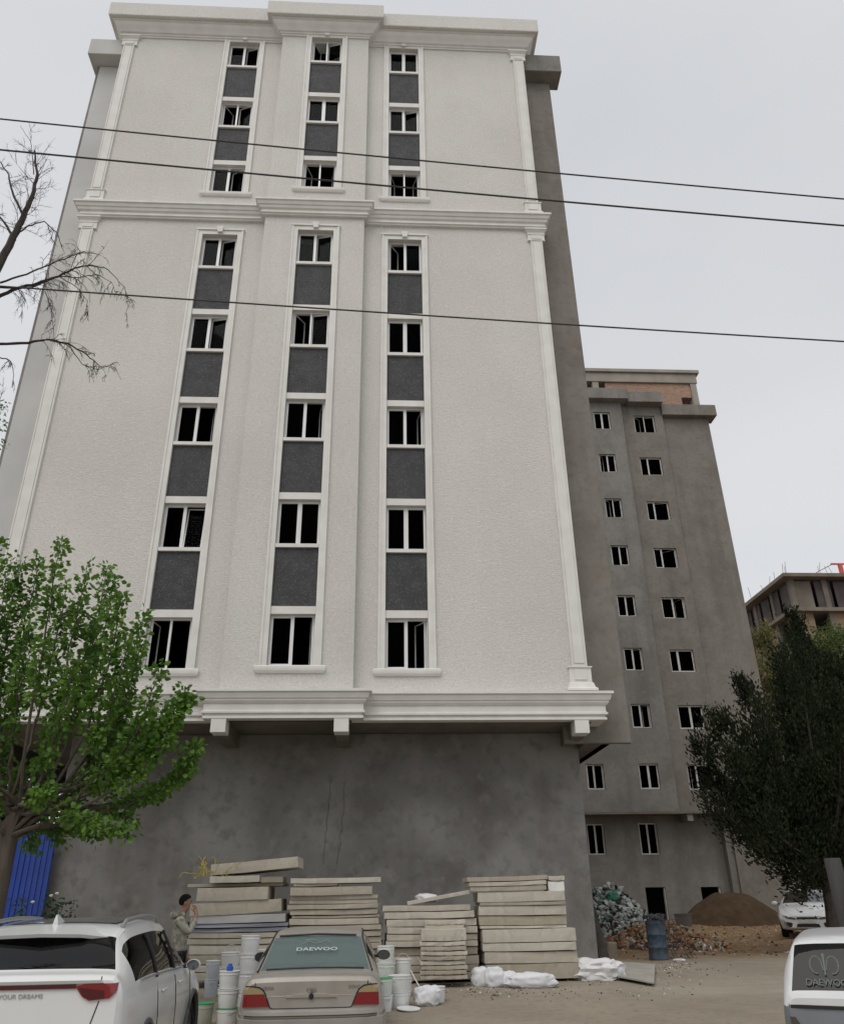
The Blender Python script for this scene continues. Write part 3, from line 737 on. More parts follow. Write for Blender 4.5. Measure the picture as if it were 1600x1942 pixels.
THUJA = leafmat('thuja_spray', (.009,.014,.006), (.025,.034,.012), .12, 1.2, .95)
YC = 22.5
fan_tree('thuja_tree', 'dark evergreen with fanning limbs overhanging the white sedan at the right', gpt_Y(1572, YC), at(1562, 1640, YC),
         [(1338,1345),(1326,1410),(1334,1470),(1356,1525),(1400,1570),(1402,1288),(1424,1300),(1440,1335),(1476,1228),(1486,1260),(1505,1215),(1450,1420),(1500,1380),(1420,1450),(1470,1500),(1540,1330),(1570,1300),(1605,1290),
          (1640,1350),(1660,1430),(1590,1400),(1530,1450),(1620,1500),(1560,1520),(1500,1560),(1450,1600),(1490,1660),(1600,1580),(1640,1560),(1545,1600),(1384,1360),(1372,1420),(1400,1500),(1455,1560),(1700,1400),(1530,1690),(1515,1640)],
         YC, 1.0, 60, (.06,.14,.36), THUJA, 1.5, 11, .08, bark=DBARK)
fan_tree('thuja_tree', 'taller dark evergreen rising behind the thuja at the right edge', gpt_Y(1600, 31), at(1590, 1560, 31),
         [(1498,1162),(1510,1180),(1525,1215),(1545,1250),(1560,1240),(1590,1255),(1480,1260),(1520,1300),(1600,1320),(1640,1230),(1690,1280),(1560,1330)],
         31, .95, 50, (.09,.20,.36), THUJA, .9, 12, bark=DBARK)
# --- yellow-green trees in front of the far block
YEL = leafmat('yellow_green_leaf', (.13,.145,.045), (.26,.225,.10), .3, .5)
GRN = leafmat('mid_green_leaf', (.06,.10,.03), (.15,.19,.06), .3, .5)
def bushy(name, label, base, blobs, mt, n, size, seed, bark=BARK):
    rg = random.Random(seed); tr = thing(name, label, 'tree', tuple(base)); bb_ = MB(); bb_.sm = True; P, Dd = [], []
    top = Vector((base.x, base.y, min(bl[0].z for bl in blobs)))
    bb_.tube([base-Vector((0,0,.2)), base.lerp(top, .5)+Vector((.1,0,0)), top], [.28,.24,.2], 8)
    for c, r_ in blobs:
        bb_.tube(wob(curve(top, top.lerp(c, .5)+Vector((0,0,.3)), c, 8), .05, rg), [.12-.013*i for i in range(8)], 5)
        for k in range(int(n*r_)):
            v = Vector((rg.gauss(0,1), rg.gauss(0,1), rg.gauss(0,1))).normalized(); cc = c + v*r_*rg.uniform(.35,1.0)
            for q in range(26):
                P.append(cc+Vector((rg.gauss(0,.2), rg.gauss(0,.2), rg.gauss(0,.2)))); Dd.append((rg.gauss(0,1)+v.x, rg.gauss(0,1)+v.y, rg.gauss(0,1)+v.z))
    bb_.build('trunk', bark, tr, True, fixn=False); leaf_cloud('crown', P, Dd, size, mt, tr, 'leaf', seed=seed); print(name, len(P))
YY = 52
bushy('roadside_tree', 'yellow-green tree in thin leaf climbing beside the grey block edge', gpt_Y(1455, YY),
      [(at(x, y, YY+dy), r_) for x, y, r_, dy in ((1440,1200,.9,0),(1452,1235,1.1,.5),(1445,1275,1.2,-.4),(1470,1290,1.3,.3),(1460,1330,1.6,0),(1490,1270,1.1,.6),(1500,1310,1.5,-.3),(1450,1380,1.8,0))], YEL, 30, (.10,.2,.7), 21)
bushy('roadside_tree', 'light green tree below the openings of the far unfinished block', gpt_Y(1590, YY+2),
      [(at(x, y, YY+2+dy), r_) for x, y, r_, dy in ((1560,1215,1.0,0),(1585,1210,1.2,.5),(1605,1230,1.4,0),(1575,1250,1.5,-.5),(1545,1240,.9,.4),(1600,1290,1.8,0),(1560,1300,1.6,.3))], GRN, 30, (.10,.2,.7), 22)

# --- dark trees beyond the blue fence
bushy('roadside_tree', 'dark leafy tree beyond the blue fence behind the green shoots', gpt_Y(-10, 27),
      [(at(x, y, 27+dy), r_) for x, y, r_, dy in ((-60,1480,1.8,0),(-10,1530,1.6,.5),(30,1500,1.3,0),(-30,1600,1.8,-.5),(25,1590,1.3,.4),(-100,1560,2.0,0),(-90,1650,1.6,0),(0,1660,1.4,0))], leafmat('deep_green_leaf', (.022,.05,.016), (.05,.095,.03), .25, .8), 34, (.10,.2,.7), 23)
# --- hedge trees far behind the white sedan
bushy('roadside_tree', 'dark green tree closing the view behind the white sedan', gpt_Y(1610, 46),
      [(at(x, y, 46+dy), r_) for x, y, r_, dy in ((1560,1600,1.6,0),(1600,1640,1.8,.5),(1570,1670,1.5,0),(1620,1690,1.6,0),(1540,1690,1.2,.4),(1650,1620,2.2,0),(1640,1560,2.0,0))], MATS['deep_green_leaf'], 34, (.12,.24,.7), 24)
# --- rose bush with white flowers by the blue fence
rp = gpt_Y(96, 19.6)
rose = thing('rose_bush', 'dark green bush with a few white blossoms at the foot of the blue fence', 'bush', tuple(rp))
LP, LD = [], []; b = MB()
for i in range(26):
    tipv = rp + Vector((rng.gauss(0,.28), rng.gauss(0,.25), rng.uniform(.8, 1.6)))
    pts = curve(rp+Vector((rng.gauss(0,.06), rng.gauss(0,.06), 0)), rp.lerp(tipv,.5)+Vector((0,0,.25)), tipv, 8); b.tube(pts, [.012-.0013*j for j in range(8)], 4)
    for q in range(70):
        u = (.2+.8*rng.random())*7; j = min(6, int(u)); LP.append(pts[j].lerp(pts[j+1], u-j)+Vector((rng.gauss(0,.07), rng.gauss(0,.07), rng.gauss(0,.06)))); LD.append((rng.gauss(0,1), rng.gauss(0,1), rng.gauss(-.2,.7)))
b.build('stems', BARK, rose, True, fixn=False)
leaf_cloud('leaves', LP, LD, (.05,.09,.7), leafmat('dark_rose_leaf', (.02,.05,.016), (.045,.09,.03), .25, 3), rose, seed=31)
WHITEF = mat('white_petal', (.75,.74,.68), rough=.6)
for px_, py_ in ((97,1700),(108,1696),(62,1712)):
    p = at(px_, py_, 19.25); b = MB(); b.sm = True
    for k in range(7):
        a = k*2.4; rr = .008+.003*k; q = p+Vector((math.cos(a)*rr, math.sin(a)*rr*.8, .006*(k % 3)))
        b.lathe([(.002,-.018),(.016,-.008),(.022,.008),(.014,.018),(.002,.02)], 7, tuple(q))
    b.build('blossom', WHITEF, rose, True)
# ------------------------------------------------------------------ overhead wires and the poles that carry them
WIRE = mat('dark_cable', (.05,.048,.05), rough=.7)
POLEM = mat('concrete_pole', (.34,.33,.31), (.27,.26,.245), scale=3, rough=.9)
def wire(label, pL, pR, r_, sag):
    a, c = at(*pL), at(*pR); d = c-a; A = a-d*.85; B = c+d*.85; pts = []
    for i in range(41):
        t = i/40; p = A.lerp(B, t); p.z -= sag*4*t*(1-t) - sag; pts.append(p)
    o = MB().tube(pts, r_, 5).build('overhead_wire', WIRE); tagit(o, label, 'wire', 'wires strung across the street'); return A, B
e1 = wire('uppermost of the three overhead wires crossing the building front', (0,228,7.2), (1600,380,7.2), .0105, .22)
e2 = wire('middle overhead wire just below the uppermost one', (0,286,7.5), (1600,430,7.5), .0125, .18)
e3 = wire('lowest overhead wire passing between the bare twigs', (0,545,7.8), (1600,650,7.8), .0105, .16)
for i, lab in ((0, 'concrete utility pole beyond the left side of the street'), (1, 'concrete utility pole beyond the right side of the street')):
    x = e2[i].x; y = e2[i].y; zt = max(e[i].z for e in (e1, e2, e3))+.5
    po = thing('utility_pole', lab, 'pole', (x, y, gz(x, y)), group='poles carrying the overhead wires')
    b = MB(); b.sm = True; b.lathe([(.17,-.6),(.17,0),(.11,zt-gz(x,y))], 12); b.build('shaft', POLEM, po)
    for e in (e1, e2, e3):
        p = e[i]; b = MB().box(p.x-x-.05, p.x-x+.05, min(0, p.y-y)-.15, max(0, p.y-y)+.15, p.z-gz(x,y)-.09, p.z-gz(x,y)-.02); b.build('cross_arm', POLEM, po)
# grey stump post at the right
p = gpt_Y(1610, 12.5); q = at(1577, 1628, 12.5)
POSTM = mat('weathered_post', (.07,.068,.067), (.045,.043,.042), scale=5, rough=.9, bump=.3, bscale=20, stretch=(1,1,.15))
po = thing('leaning_post', 'thick grey weathered post leaning left in front of the white sedan', 'post', tuple(p))
b = MB(); b.sm = True; b.tube([p-Vector((0,0,.2)), p.lerp(q,.5), q-Vector((0,0,.02)), q], [.125,.12,.113,.105], 12); b.build('shaft', POSTM, po, True)
b = MB().tube([at(1584,1662,12.45), at(1640,1658,12.45)], .012, 5); b.build('cross_bar', POSTM, po, True)

# blue sheet-metal fence left of the building
BLUE = mat('blue_sheet_metal', (.020,.065,.36), (.016,.05,.29), scale=2, rough=.5, spec=.4, streak=(.03,.05,.16), streak_amt=.35)
fp = at(100, 1625, 20.6); fx1 = fp.x; fzt = at(80, 1580, 20.6).z
fe = thing('blue_fence', 'tall blue profiled metal fence beside the left end of the grey wall', 'fence', (fx1-2, 20.6, gz(fx1, 20.6)))
for k in range(8):
    x1 = fx1 - k*.62; x0 = x1 - .615; zb_ = gz(x0, 20.6)
    pts = []; n = 5
    prof = []
    for i in range(n):
        a = x0 + (x1-x0)*i/n; s_ = (x1-x0)/n
        prof += [(a, 20.6), (a+s_*.4, 20.6), (a+s_*.5, 20.575), (a+s_*.9, 20.575)]
    prof.append((x1, 20.6)); m_ = len(prof)
    v = [(x, y, zb_) for x, y in prof] + [(x, y, fzt) for x, y in prof] + [(x, y+.012, zb_) for x, y in prof] + [(x, y+.012, fzt) for x, y in prof]
    f = [(i, i+1, i+1+m_, i+m_) for i in range(m_-1)] + [(i+2*m_, i+3*m_, i+1+3*m_, i+1+2*m_) for i in range(m_-1)] + [(i+m_, i+1+m_, i+1+3*m_, i+3*m_) for i in range(m_-1)]
    MB().add(v, f).build('sheet', BLUE, fe, True)
for z_ in (.7, fzt-.5): MB().box(fx1-5, fx1, 20.62, 20.67, z_, z_+.05).build('rail', BLACKP, fe, True)
# grey-green sheet with a thin stake
sp = gpt_Y(112, 18.6)
ss = thing('sheet_panel', 'greyish green flat sheet standing upright beside the rose bush', 'panel', tuple(sp))
GREENS = mat('grey_green_sheet', (.13,.16,.13), (.10,.125,.105), scale=3, rough=.7)
MB().box(-.14, .12, 0, .03, .0, .95).build('sheet', GREENS, ss); MB().tube([(.06,-.03,0),(.07,-.03,1.25)], .012, 6).build('stake', BLACKP, ss); MB().tube([(.14,-.03,0),(.15,-.03,1.15)], .01, 6).build('stake', BLACKP, ss)

# ------------------------------------------------------------------ stacks of boards
BOARD = [mat('board_beige_%d' % i, c, tuple(v*.86 for v in c), scale=2.2, rough=.9, bump=.25, bscale=30, spec=.2, streak=tuple(v*.72 for v in c), streak_amt=.35, stretch=(.4,1,2), grain=(7, tuple(v*.7 for v in c), .4, tuple(min(1,v*1.18) for v in c))) for i, c in enumerate(((.44,.40,.325),(.48,.44,.365),(.39,.35,.28),(.52,.485,.415)))]
BGREY = mat('board_grey', (.46,.46,.45), (.40,.40,.39), scale=2, rough=.85, bump=.15, bscale=25)
BBLUE = mat('board_blue_film', (.15,.16,.20), (.34,.35,.38), scale=3, rough=.4, stretch=(.3,1,6))
WHITEB = mat('white_foam', (.72,.72,.71), (.64,.64,.63), scale=5, rough=.8, bump=.15, bscale=40)
ORD = ['topmost','second','third','fourth','fifth','sixth','seventh','eighth','ninth','tenth','eleventh','twelfth','thirteenth','fourteenth','fifteenth','sixteenth','seventeenth','eighteenth','nineteenth','twentieth']
def board(px0, px1, yt, yb, Y, depth, mt, label, tilt=0.0, group=None, name='insulation_board', notch=0):
    yb = min(yb, 1859.5); pm = (px0+px1)/2; a = at(px0, (yt+yb)/2, Y); c = at(px1, (yt+yb)/2, Y)
    zt = at(pm, yt, Y).z; zb_ = at(pm, yb, Y).z; w2 = (c.x-a.x)/2; h2 = (zt-zb_)/2-.003
    bm = bmesh.new(); mb = MB(); seg = 5
    # gently bowed slab with slightly ragged edges
    vs = []; fs = []
    for i in range(seg+1):
        x = -w2 + 2*w2*i/seg; bow = -.008*(1-(2*i/seg-1)**2) + random.uniform(-.004,.004)
        for (y, z) in ((random.uniform(-.008,.008), -h2), (random.uniform(-.008,.008), h2), (depth, h2), (depth, -h2)):
            vs.append((x + (random.uniform(-.006,.006) if i in (0, seg) else 0), y, z+bow))
    for i in range(seg):
        for j in range(4):
            j2 = (j+1) % 4; fs.append((i*4+j, (i+1)*4+j, (i+1)*4+j2, i*4+j2))
    fs.append((3,2,1,0)); fs.append(tuple(seg*4+j for j in range(4)))
    mb.add(vs, fs)
    if notch:
        for i in range(notch):
            x = -w2 + 2*w2*(i+.5)/notch; mb.box(x-.012, x+.012, -.016, -.002, -h2*.9, -h2*.2)
    o = mb.build(name, mt, bevel=.004)
    o.location = ((a.x+c.x)/2, Y, (zt+zb_)/2); o.rotation_euler = (0, R(tilt+random.uniform(-.25,.25)), R(random.uniform(-1.6,1.6)))
    tagit(o, label, 'board', group); return o
def stack(rows_, Y, depth, where, group, jit=.0, tag0=None, mats=None, notch=0):
    n = len(rows_)
    for i, rw in enumerate(rows_):
        x0, x1, yt, yb = rw[:4]; tilt = rw[4] if len(rw) > 4 else 0; mt = rw[5] if len(rw) > 5 and rw[5] else BOARD[(i*7+int(x0)) % 4]
        dY = rw[6] if len(rw) > 6 else random.uniform(-jit, jit)
        lab = (tag0 or 'beige insulation board, %s from the top, %s') % (ORD[i] if i else 'first', where)
        if len(rw) > 7: lab = rw[7]
        board(x0, x1, yt, yb, Y+dY, depth, mt, lab, tilt, group, notch=notch)
S1 = [(400,565,1632,1653,-4.2,BOARD[1],0,'tilted beige board sticking out over the top of the stack beside the person'),
      (398,492,1661,1674,-1.0,BOARD[3],0,'short beige board under the tilted one on the stack beside the person'),
      (494,536,1662,1674,0,BOARD[2],.1,'stub of notched board at the right top corner of the stack beside the person'),
      (356,536,1675.5,1682,0,BOARD[0],.25,'thin beige board jutting out left near the top of the stack beside the person'),
      (373,508,1683,1708,-.7,BOARD[1],-.03,'thick short beige board in the upper part of the stack beside the person'),
      (360,533,1709.5,1734,-2.2,BOARD[0],0,'thick full-width beige board above the pale grey one beside the person'),
      (361,541,1735,1751,-.8,BGREY,0,'pale grey board above the film-wrapped boards of the stack beside the person'),
      (356,546,1752,1759,-.5,BBLUE,-.03,'upper one of two dark blue film-wrapped boards in the stack beside the person'),
      (355,545,1760,1768,-.5,BBLUE,0,'lower one of two dark blue film-wrapped boards in the stack beside the person'),
      (357,544,1769,1779),(354,543,1780,1791),(358,542,1792,1810),(358,543,1811,1829),(356,540,1830,1843),(358,542,1844,1859)]
YS = 17.6
stack(S1, YS, 1.1, 'in the stack beside the person', 'boards of the stack beside the person', .02)
S2 = [(551,722,1664.5,1675,-.5),(557,640,1675.8,1681),(550,706,1682,1698,-.3),(551,716,1698.8,1706),(549,715,1707,1714),(545,717,1715,1724,-.3),(550,716,1725,1735),(553,720,1736,1741),(549,718,1742,1754),(549,722,1755,1765),(550,722,1766,1777),(548,723,1778,1789),(550,724,1790,1801),(549,722,1802,1813),(550,724,1814,1826),(548,722,1827,1839),(550,724,1840,1853),(549,724,1854,1874)]
stack(S2, YS+.1, 1.1, 'in the stack behind the beige sedan', 'boards of the stack behind the beige sedan', .05)
S3 = [(725,892,1717,1728),(728,899,1729,1742),(733,904,1743,1757),(734,905,1758,1771),(733,906,1772,1784),(732,906,1785,1796),(736,905,1797,1812),(738,908,1813,1830),(738,907,1831,1844),(737,907,1845,1870)]
stack(S3, YS+.2, 1.1, 'in the low stack behind the narrow one', 'boards of the low stack behind the narrow one', .05)
S4u = [(886,1038,1662,1671,-.8),(890,1036,1672,1680,-1),(892,1036,1681,1690,-.6),(906,1071,1691,1710,-.4),(910,1072,1711,1717),(908,1073,1718,1736),(908,1074,1737,1755),(910,1074,1755.8,1761)]
stack(S4u, YS+.2, 1.1, 'in the tall stack by the building corner', 'boards of the tall stack by the building corner', .04)
S4l = [(915,1092,1762,1787),(916,1093,1788,1804),(919,1095,1805,1827),(921,1098,1828,1858)]
stack(S4l, YS+.05, 1.15, '', 'boards of the tall stack by the building corner', .02, 'wide thick beige board, %s from the top of the lower half of the corner stack%s')
o = board(1039, 1070, 1672, 1690, YS+.3, .5, WHITEB, 'white foam offcut on top of the corner stack at its right end', 0, None, 'foam_offcut')
o = board(1040, 1070, 1661, 1670, YS+.3, .6, BOARD[3], 'short beige board end above the white foam offcut on the corner stack', 0, None)
o = board(806, 882, 1745, 1754, YS-.1, .3, BOARD[3], 'upper notched board laid on edge behind the narrow stack', 0, None, notch=6)
o = board(806, 880, 1754.5, 1776, YS-.12, .28, BOARD[1], 'lower notched board laid on edge behind the narrow stack', 0, None)
S5 = [(799,884,1762,1785,0,BOARD[3])] + [(797+random.uniform(-1.5,1.5), 885+random.uniform(-2,2), 1786+9.1*i, 1794.3+9.1*i) for i in range(8)] 
stack(S5, YS-.55, .5, 'in the narrow low stack of notched panels', 'panels of the narrow stack', .012, 'pale notched panel, %s from the top, %s', notch=5)
# board leaning from the low stack onto the corner stack, crumpled sheet on it
a = at(772, 1714, YS+.5); c = at(890, 1692, YS+.5)
d = (c-a); mid = (a+c)/2; ex = d*.5; ez = Vector((-d.z, 0, d.x)).normalized()*.035
o = MB().obox((0,0,0), ex, Vector((0,.16,0)), ez).build('leaning_plank', BOARD[3], bevel=.006); o.location = mid
tagit(o, 'pale plank sloping up from the low stack to the corner stack', 'plank')
def crumple(name, center, dims, mt, label, cat, seed, sub=4, amp=.35, freq=3.0, group=None, flat=True, sharp=True):
    bm = bmesh.new(); bmesh.ops.create_icosphere(bm, subdivisions=sub, radius=1)
    rg = random.Random(seed); off = Vector((rg.uniform(0,50), rg.uniform(0,50), rg.uniform(0,50)))
    for v in bm.verts:
        p = v.co.copy()
        p = Vector([math.copysign(abs(c_)**.72, c_) for c_ in p])
        n_ = mnoise.noise(p*freq+off)*.6 + (1-abs(mnoise.noise(p*freq*1.9+off*2)))*.55-.3 + mnoise.noise(p*freq*4+off)*.15
        p *= 1+amp*n_
        v.co = Vector((p.x*dims[0]/2, p.y*dims[1]/2, p.z*dims[2]/2))
        if flat and v.co.z < -dims[2]*.42: v.co.z = -dims[2]*.42 + (v.co.z+dims[2]*.42)*.1
    me = bpy.data.meshes.new(name); bm.to_mesh(me); bm.free()
    zmin = min(v.co.z for v in me.vertices)
    for v in me.vertices: v.co.z -= zmin
    if not sharp: me.polygons.foreach_set('use_smooth', [True]*len(me.polygons))
    else:
        me.polygons.foreach_set('use_smooth', [True]*len(me.polygons)); me.set_sharp_from_angle(angle=R(48))
    o = link_mesh(name, me, mt); o.location = center; o.rotation_euler = (0,0,rg.uniform(-.3,.3))
    if label: tagit(o, label, cat, group)
    return o
SACKM = mat('white_woven_sack', (.70,.71,.735), (.62,.63,.65), scale=6, rough=.65, bump=.2, bscale=60, spec=.35)
PLAST = mat('white_plastic_sheet', (.68,.68,.69), (.60,.60,.60), scale=5, rough=.5, spec=.4)
p = at(808, 1712, YS+.75); crumple('crumpled_wrap', p, (.42,.3,.17), PLAST, 'small crumpled white wrap lying on the sloping plank', 'wrap', 5, 3, .5)
# yellow twine on top of the first stack
b = MB(); rg = random.Random(4)
base = at(410, 1660, YS-.03)
for i in range(26):
    p = at(rg.uniform(368, 425), 0, YS); q = at(372+rg.random()*55, 1664-rg.random()*6, YS+rg.uniform(-.05,.3)); pts = [q]; d = Vector((rg.uniform(-.5,1), rg.uniform(-.4,.4), rg.uniform(.2,1))).normalized()
    for k in range(9):
        d = (d+Vector((rg.gauss(0,.5), rg.gauss(0,.4), rg.gauss(-.05,.4)))).normalized(); pts.append(pts[-1]+d*.055)
        if pts[-1].z < q.z-.04: pts[-1].z = q.z
    b.tube(pts, .0065, 4, False)
o = b.build('yellow_twine', mat('yellow_twine', (.42,.33,.04), (.5,.42,.10), scale=8, rough=.7)); tagit(o, 'tangle of yellow twine on the left top of the stack beside the person', 'twine')

# ------------------------------------------------------------------ buckets
BWHITE = mat('white_bucket_plastic', (.70,.71,.70), (.64,.65,.64), scale=4, rough=.4, spec=.45)
BPALE = mat('greenish_bucket_plastic', (.62,.68,.62), (.56,.62,.56), scale=4, rough=.4, spec=.45)
BGREYB = mat('bluish_bucket_plastic', (.55,.59,.64), (.48,.52,.57), scale=4, rough=.45, spec=.45)
BDIRTY = mat('dirty_bucket_plastic', (.36,.37,.31), (.28,.28,.22), scale=5, rough=.6)
BGREEN = mat('green_lid_plastic', (.04,.33,.12), rough=.45); WIREM = mat('bail_wire', (.55,.56,.56), rough=.4, metal=.6)
def bucket(loc, dia, h, label, body=BWHITE, lid=BWHITE, rot=0, handle=1, nested=False):
    r_ = dia/2; t = thing('paint_bucket', label, 'bucket', tuple(loc), rot, 'paint buckets around the beige sedan')
    b = MB(); b.sm = True
    b.lathe([(r_*.84,.0),(r_*.86,.01),(r_*.96,h*.78),(r_*1.0,h*.785),(r_*1.0,h*.82),(r_*.965,h*.825),(r_*.975,h*.955)], 26); b.build('body', body, t)
    b = MB(); b.sm = True
    b.lathe([(r_*.9,h*.957),(r_*1.02,h*.957),(r_*1.03,h*.97),(r_*1.02,h*.995),(r_*.95,h*.999),(r_*.9,h*.985)], 26); b.build('lid', lid, t)
    if handle:
        pts = []
        for i in range(13):
            a = math.pi*i/12; pts.append((r_*1.03*math.cos(a), -r_*.75*math.sin(a)-.005 if handle == 1 else 0, h*.8-(.16*dia*math.sin(a)) if handle == 1 else h*.8+r_*1.0*math.sin(a)))
        MB().tube(pts, .005, 5, False).build('handle', WIREM, t)
    return t
def column(px, base_y, top_y, n, dpx, labels, kw):
    g = gpt(px, base_y); Y = g.y; zt = at(px, top_y, Y).z; h = (zt-g.z)/n
    dia = (at(px+dpx/2, base_y, Y)-at(px-dpx/2, base_y, Y)).x
    for i in range(n):
        k = kw[i] if i < len(kw) else {}
        bucket((g.x+random.uniform(-.012,.012), Y+dia*.45+random.uniform(-.01,.01), g.z+h*i+.001), dia*random.uniform(.95,1.0), h-.002, labels[i], rot=random.uniform(-1,1), **k)
column(424, 1950, 1843, 3, 42, ['green-rimmed white bucket at the bottom of the front left column', 'middle white bucket of the front left column by the suv', 'white bucket with a blue pot on top of the front left column'], [{'lid':BGREEN},{},{}])
column(462, 1921, 1775, 4, 39, ['lowest bucket of the tallest column left of the sedan', 'second bucket from the ground in the tallest column left of the sedan', 'third bucket from the ground in the tallest column left of the sedan', 'topmost bucket of the tallest column left of the sedan'], [{}, {}, {}, {'handle':0}])
column(427, 1900, 1807, 3, 37, ['bottom bucket of the column hidden behind the front left one', 'middle bucket of the column hidden behind the front left one', 'top bucket with raised handle behind the front left column'], [{}, {}, {'handle':2}])
column(396, 1893, 1823, 2, 28, ['lower slim bluish bucket next to the suv', 'upper slim bluish bucket next to the suv'], [{'body':BGREYB},{'body':BGREYB}])
column(380, 1953, 1904, 1, 38, ['dirty bucket with a green rim next to the suv front wheel'], [{'body':BDIRTY,'lid':BGREEN,'handle':0}])
column(497, 1893, 1802, 3, 36, ['lowest bucket against the left flank of the sedan', 'middle bucket against the left flank of the sedan', 'upper pale green bucket peeking out left of the sedan rear window'], [{}, {}, {'body':BPALE}])
column(731, 1897, 1795, 3, 36, ['lowest bucket of the column behind the sedan right mirror', 'middle pale bucket of the column behind the sedan right mirror', 'topmost bucket behind the sedan right mirror'], [{}, {'body':BPALE}, {'handle':0}])
column(727, 1921, 1856, 2, 34, ['lower bucket of the green-lidded pair right of the sedan', 'green-lidded bucket right of the sedan'], [{}, {'body':BPALE,'lid':BGREEN}])
column(765, 1893, 1820, 2, 33, ['lower bucket behind the big front pair right of the sedan', 'bucket with raised handle behind the big front pair right of the sedan'], [{}, {'handle':2}])
column(757, 1914, 1851, 2, 45, ['lower big bucket of the front pair right of the sedan', 'upper big bucket of the front pair right of the sedan'], [{'handle':0}, {}])
column(832, 1903, 1872, 1, 30, ['single small bucket behind the white sack right of the sedan'], [{'handle':0}])
g = gpt(768, 1915); b = MB(); b.sm = True; b.lathe([(.17,0),(.19,.004),(.19,.018),(.17,.022)], 24); o = b.build('bucket_lid', BWHITE); o.location = (g.x+.05, g.y-.1, g.z+.012); o.rotation_euler = (R(4), R(3), 0)
tagit(o, 'loose white lid lying on the ground before the big bucket pair', 'lid')
p = at(420, 1842, gpt(424,1950).y); b = MB(); b.sm = True; b.lathe([(.05,0),(.05,.05),(.035,.06),(.03,.09)], 14); o = b.build('blue_pot', mat('blue_plastic', (.03,.10,.42), rough=.4)); o.location = (gpt(424,1950).x, gpt(424,1950).y+.14, at(424,1843,gpt(424,1950).y).z+.002)
tagit(o, 'small blue plastic pot standing on a white bucket lid', 'pot')
# stick leaning at the right pair
a = gpt(795, 1872); c = at(778, 1840, a.y+.3); o = MB().tube([a, c], .012, 6).build('stick', WHITEB); tagit(o, 'thin white stick leaning beside the bucket with raised handle', 'stick')

# ------------------------------------------------------------------ sacks, scraps, rubble
def sack(px, base_y, wpx, hpx, label, seed, dy=.35, **k):
    g = gpt(px, base_y); wv = (at(px+wpx/2, base_y, g.y)-at(px-wpx/2, base_y, g.y)).x; hv = at(px, base_y-hpx, g.y).z-g.z
    return crumple('white_sack', (g.x, g.y+wv*dy, g.z-.01), (wv, min(wv*.9, wv*2*dy), hv), SACKM, label, 'sack', seed, 4, k.get('amp', .3), k.get('freq', 2.2), 'white sacks on the ground')
sack(812, 1910, 50, 42, 'plump white sack on the ground right of the big bucket pair', 41)
sack(914, 1872, 36, 40, 'upright white sack before the left end of the corner stack', 42)
sack(940, 1874, 38, 42, 'second upright white sack before the corner stack', 43)
sack(968, 1874, 34, 34, 'slumped white sack between the upright pair and the long one', 44)
sack(1010, 1876, 92, 32, 'long white sack lying flat before the corner stack', 45, .18)
g = gpt(945, 1850); crumple('torn_wrap', (g.x, g.y+.25, g.z+.3), (.45,.3,.3), PLAST, 'crumpled white wrap on top of the upright sacks', 'wrap', 47, 4, .6, 3)
g = gpt(1140, 1862); crumple('plastic_heap', (g.x, g.y+.35, g.z-.02), (.95,.55,.40), PLAST, 'crumpled heap of white plastic by the building corner', 'plastic', 48, 4, .5, 2.4)
g = gpt(1112, 1856); crumple('plastic_scrap', (g.x, g.y+.2, g.z-.02), (.4,.4,.2), PLAST, 'small flattened white plastic scrap left of the plastic heap', 'plastic', 49, 4, .5, 2.4)
# flat grey board on the ground
P4 = [gpt(1150,1858), gpt(1241,1873), gpt(1243,1836), gpt(1185,1832)]
v = [tuple(p+Vector((0,0,.05))) for p in P4] + [tuple(p+Vector((0,0,.075))) for p in P4]
v[0] = (v[0][0], v[0][1], v[0][2]+.02); v[4] = (v[4][0], v[4][1], v[4][2]+.02)
o = MB().add(v, [(3,2,1,0),(4,5,6,7),(0,1,5,4),(1,2,6,5),(2,3,7,6),(3,0,4,7)]).build('flat_board', mat('dusty_flat_board', (.36,.345,.31), (.30,.285,.25), scale=3, rough=.9)); tagit(o, 'dusty grey board lying flat on the ground right of the plastic heap', 'board')
# leaning dark slab and block at the corner
LSM = mat('dark_slab', (.04,.037,.033), (.065,.06,.053), scale=4, rough=.9)
a = gpt_Y(1150, 21.6); q = at(1131, 1722, 21.9)
o = MB().add([(0,0,0),(.27,0,0),(.27,.35,0),(0,.35,0),(-.10,.1,1.30),(.02,.1,1.24),(.02,.4,1.24),(-.10,.4,1.30)], [(0,3,2,1),(4,5,6,7),(0,1,5,4),(1,2,6,5),(2,3,7,6),(3,0,4,7)]).build('leaning_slab', LSM, bevel=.01)
o.location = (5.22, 21.1, gz(5.3,21.1)-.05); tagit(o, 'dark tapered slab leaning at the foot of the building corner', 'slab')
g = gpt(1163, 1818); o = MB().box(-.14,.14,0,.3,0,.38).build('concrete_block', mat('buff_block', (.27,.235,.18), (.21,.18,.14), scale=4, rough=.95, bump=.4, bscale=12), bevel=.03); o.location = (g.x+.02, g.y+.1, g.z-.03); o.rotation_euler = (0,R(4),R(14)); tagit(o, 'buff concrete block beside the leaning dark slab', 'block')

